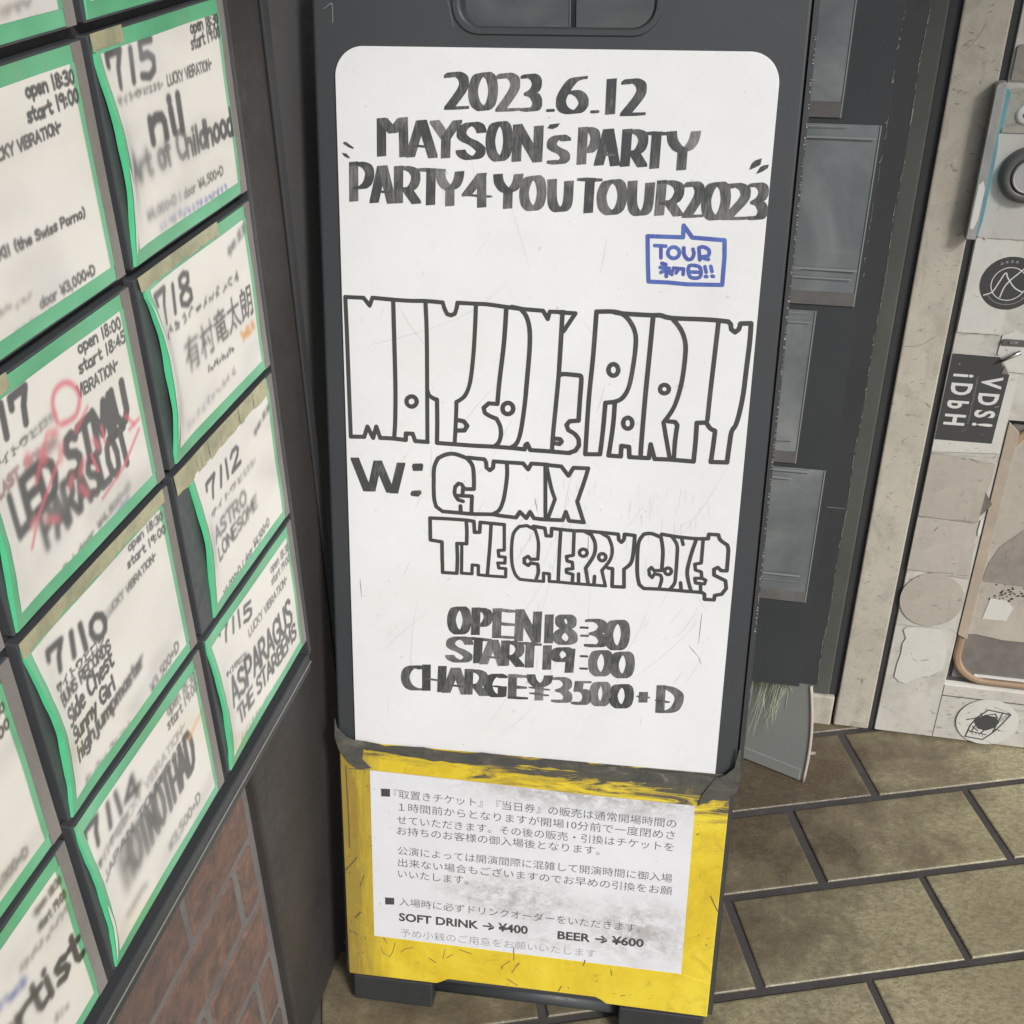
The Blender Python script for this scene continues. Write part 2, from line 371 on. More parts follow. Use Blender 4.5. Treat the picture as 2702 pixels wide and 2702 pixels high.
def point_color(me, name, arr):
    a = me.color_attributes.new(name, 'FLOAT_COLOR', 'POINT')
    a.data.foreach_set('color', np.asarray(arr, dtype=np.float32).ravel())

# lettering traced on the surfaces it is written on, in millimetres of that surface's own frame
POSTER_DATA = '''{"B0":[["#9",139.0,146.4,151.6,175.2,149.4,1.6,2.5,1.6,"n"],["#12",133.3,159.5,163.1,178.5,158.7,1.4,1.6,1.2,"b"]],"C0":[["#8",26.3,167.2,170.1,107.2,167.6,1.5,2.5,2.5,"g"]],"C1":[["7/5",16.4,13.9,38.5,86.0,40.3,6,1.0,1.0,"k"],["open 18:30",155.1,12.7,22.0,212.7,20.8,1.7,0.4,0.4,"k"],["start 19:00",152.1,24.4,33.6,214.5,31.6,1.7,0.4,0.4,"k"],["@サイトウヒロシ",14.8,45.1,50.5,93.5,52.2,1,2.0,1.0,"k"],["LUCKY VIBRATION~",101.7,44.6,52.3,183.3,53.5,1.4,0.7,0.4,"k"],["nil",63.6,59.2,85.9,119.9,87.5,8,1.2,0.9,"k"],["Art of Childhood",17.6,86.5,107.4,215.4,112.5,4.6,4.0,0.4,"k"],["¥4,000+D / door ¥4,500+D",33.6,132.8,139.9,177.0,140.3,1.4,2.6,0.7,"k"],["#16",50.2,146.0,153.7,182.5,157.5,1.6,2.6,1.2,"b"]],"B1":[["open 18:30",148.2,16.1,24.2,205.8,25.5,2.0,0.35,0.35,"k"],["start 19:00",143.8,30.2,38.6,207.7,38.0,2.0,0.35,0.35,"k"],["LUCKY VIBRATION~",93.7,46.7,53.3,178.2,51.5,1.6,0.5,0.3,"k"],["ROCK!! (the Swiss Porno)",60.9,101.2,107.3,185.5,111.3,1.7,1.0,0.35,"k"],["door ¥3,000+D",111.0,145.1,151.7,182.7,152.3,1.6,0.9,0.5,"k"],["(#6)",57.2,136.2,141.5,108.8,143.5,1.5,1.8,1.6,"n"],["#16",78.5,154.2,161.1,162.2,163.4,1.9,1.6,0.7,"b"]],"B2":[["open 18:00",141.7,13.2,21.5,201.5,25.6,1.7,0.3,0.3,"k"],["start 18:45",137.3,26.9,35.4,203.6,38.0,1.7,0.3,0.3,"k"],["7/7",16.4,14.8,38.2,76.5,40.1,6.2,0.6,0.6,"k"],["VIBRATION~",129.7,42.7,51.3,186.6,53.3,1.5,0.35,0.35,"k"],["@サイトウヒロシ",20.1,47.5,54.1,100.5,52.0,1.2,0.5,2.2,"k"],["LAST SONGS",17.3,62.9,70.1,93.5,69.2,2.6,0.7,3.2,"p"],["LED STMIU",29.0,75.6,103.8,187.3,94.8,7.5,1.6,0.5,"k"],["PARASLOT",55.5,101.9,130.4,177.0,125.3,6.5,2.2,0.5,"k"],["¥4,000+D / door ¥4,500+D",20.2,160.9,166.7,168.4,147.6,1.5,0.8,2.2,"k"],["#14",113.4,159.7,165.4,165.3,155.6,1.6,3,2,"b"]],"B3":[["open 18:30",148.7,12.5,20.0,212.1,24.4,1.6,0.5,0.9,"k"],["start 19:00",143.1,25.2,32.7,208.9,37.4,1.6,0.5,0.6,"k"],["LUCKY VIBRATION~",100.6,44.0,50.7,184.8,49.6,1.4,2.0,0.4,"k"],["7/10",22.8,23.9,45.3,100.6,62.1,6,1.4,0.9,"k"],["@サイトウヒロシ",20.5,53.9,62.1,92.3,67.4,1,0.6,0.6,"k"],["BUNS RECORDS",22.1,64.8,74.3,97.4,78.1,2,1.0,0.4,"k"],["Side Chest",24.0,80.3,96.0,96.6,92.3,2.6,0.3,0.3,"k"],["Sunny Girl",24.9,100.0,112.8,90.4,112.3,2.6,0.3,0.3,"k"],["highjumpmaster",25.8,118.5,131.6,134.7,122.5,2.6,0.3,2.0,"k"],["¥3,500+D",136.0,146.9,156.6,190.8,150.4,1.6,1.6,0.8,"k"],["#12",26.5,150.1,158.1,98.2,159.7,1.5,1.6,1.6,"g"]],"B4":[["open 18:30",152.1,9.1,20.5,209.9,23.5,1.5,1.2,1.2,"k"],["start 19:00",148.1,23.2,33.5,209.9,35.3,1.5,0.8,0.8,"k"],["7/14",8.7,12.6,35.7,92.2,50.1,6,1.4,2.6,"k"],["LUCKY VIBRATION~",49.7,50.2,59.6,174.0,54.2,1.3,2.2,1.2,"g"],["@サイトウヒロシ",10.9,51.5,60.1,67.0,56.9,1,1.8,2.0,"k"],["JAPAN TOUR 2023",13.1,69.7,77.7,171.3,67.3,1.5,1.3,1.0,"k"],["HOTNOTHAD",43.1,74.5,115.7,180.0,101.1,6.5,5.5,1.0,"k"],["¥3,500+D",110.1,136.1,146.4,173.6,143.2,1.6,2.4,0.8,"k"],["#10",30.9,133.2,141.1,70.0,141.9,1.6,3,3,"g"]],"C2":[["7/8",19.1,19.9,45.1,85.4,49.1,5.2,0.9,0.9,"k"],["open 18:30",162.1,25.0,34.3,216.5,24.9,1.5,1.8,1.8,"k"],["#12",18.8,51.2,60.3,181.0,62.5,1.8,1.2,1.2,"k"],["@有村竜太朗",54.6,73.1,105.1,199.0,103.8,4,2.2,0.7,"k"],["#4",165.6,108.5,120.2,198.6,118.2,3,1.8,1.8,"o"],["#10",91.4,112.2,118.8,147.0,120.4,1.5,1.0,0.8,"k"],["#10",34.9,141.6,149.6,144.2,140.7,1.5,3.2,1.2,"g"]],"C3":[["7/12",50.3,34.8,54.2,127.3,53.2,4.6,0.6,0.9,"k"],["@サイトウヒロシ",49.9,65.9,72.9,156.8,70.2,1,1,2,"k"],["ASTRO",49.3,83.8,98.2,125.3,97.9,2.6,1.2,1.8,"k"],["LONESOME",51.7,105.7,118.8,146.8,114.7,2.4,1.0,2.2,"k"],["¥4,000+D / door ¥4,500+D",48.9,152.7,161.4,168.5,150.1,1.4,0.4,0.9,"k"],["open 18:30",163.3,36.9,43.8,205.7,34.2,1.4,1.6,1.6,"k"]],"C4":[["7/15",28.7,8.1,26.5,101.1,43.7,4.2,0.8,0.8,"k"],["open 18:30",155.1,18.2,27.8,206.6,31.7,1.4,0.8,0.8,"k"],["start 19:00",152.3,32.5,41.4,205.2,44.8,1.4,0.8,0.8,"k"],["LUCKY VIBRATION~",87.3,51.3,60.7,191.4,63.7,1.4,1.0,0.5,"k"],["@サイトウヒロシ",25.4,58.9,65.8,75.5,76.3,1,0.6,1.4,"k"],["ASPARAGUS",30.5,73.6,104.5,190.2,118.4,5.2,1.2,0.5,"k"],["THE STARBEMS",36.9,114.0,133.9,195.4,141.8,4.2,1.2,0.6,"k"],["#12",34.0,148.2,156.9,145.8,164.7,1.4,1.8,1.8,"g"]],"A3":[["open 18:30",149.1,34.4,41.1,206.3,32.3,1.6,0.7,0.7,"k"],["start 19:00",147.1,49.2,56.7,205.2,46.2,1.8,0.6,0.6,"k"],["¥3,000+D",139.7,136.6,144.8,184.9,149.4,1.7,2.4,1.4,"k"],["#8",132.1,154.8,161.9,167.2,173.9,2,3,2.4,"b"]],"A4":[["open 18:30",171.6,17.3,24.6,209.0,28.4,1.6,2.4,1.0,"k"],["start 19:00",170.5,32.1,40.3,208.0,44.7,1.6,2.0,0.6,"k"],["#10",142.8,43.5,52.7,206.0,60.2,1.6,2.2,1.4,"n"],["artist",102.3,62.5,93.4,206.7,109.6,6.5,2.6,0.8,"k"],["#8",112.1,47.6,56.5,146.9,65.6,2,2.6,2.6,"b"],["#3",158.3,121.2,129.7,175.6,135.4,2,2,2,"g"]],"red":[[[99.1,55.4],[99.0,41.7],[105.6,34.0],[117.4,33.4],[126.7,39.7],[130.5,51.2],[120.7,60.5],[102.5,58.5]],[[116.4,71.1],[137.5,61.6]],[[183.8,103.8],[200.5,102.0]],[[183.1,91.1],[192.6,103.6]],[[130.2,135.1],[165.1,126.7],[197.5,109.9]],[[38.6,120.8],[53.6,105.8],[88.8,80.7]],[[61.2,82.2],[85.1,56.5]],[[149.3,83.4],[149.3,96.8]],[[128.7,96.3],[132.8,112.0]]],"orange":[[209.3,61.1],[193.3,64.1],[176.6,69.7]]}'''
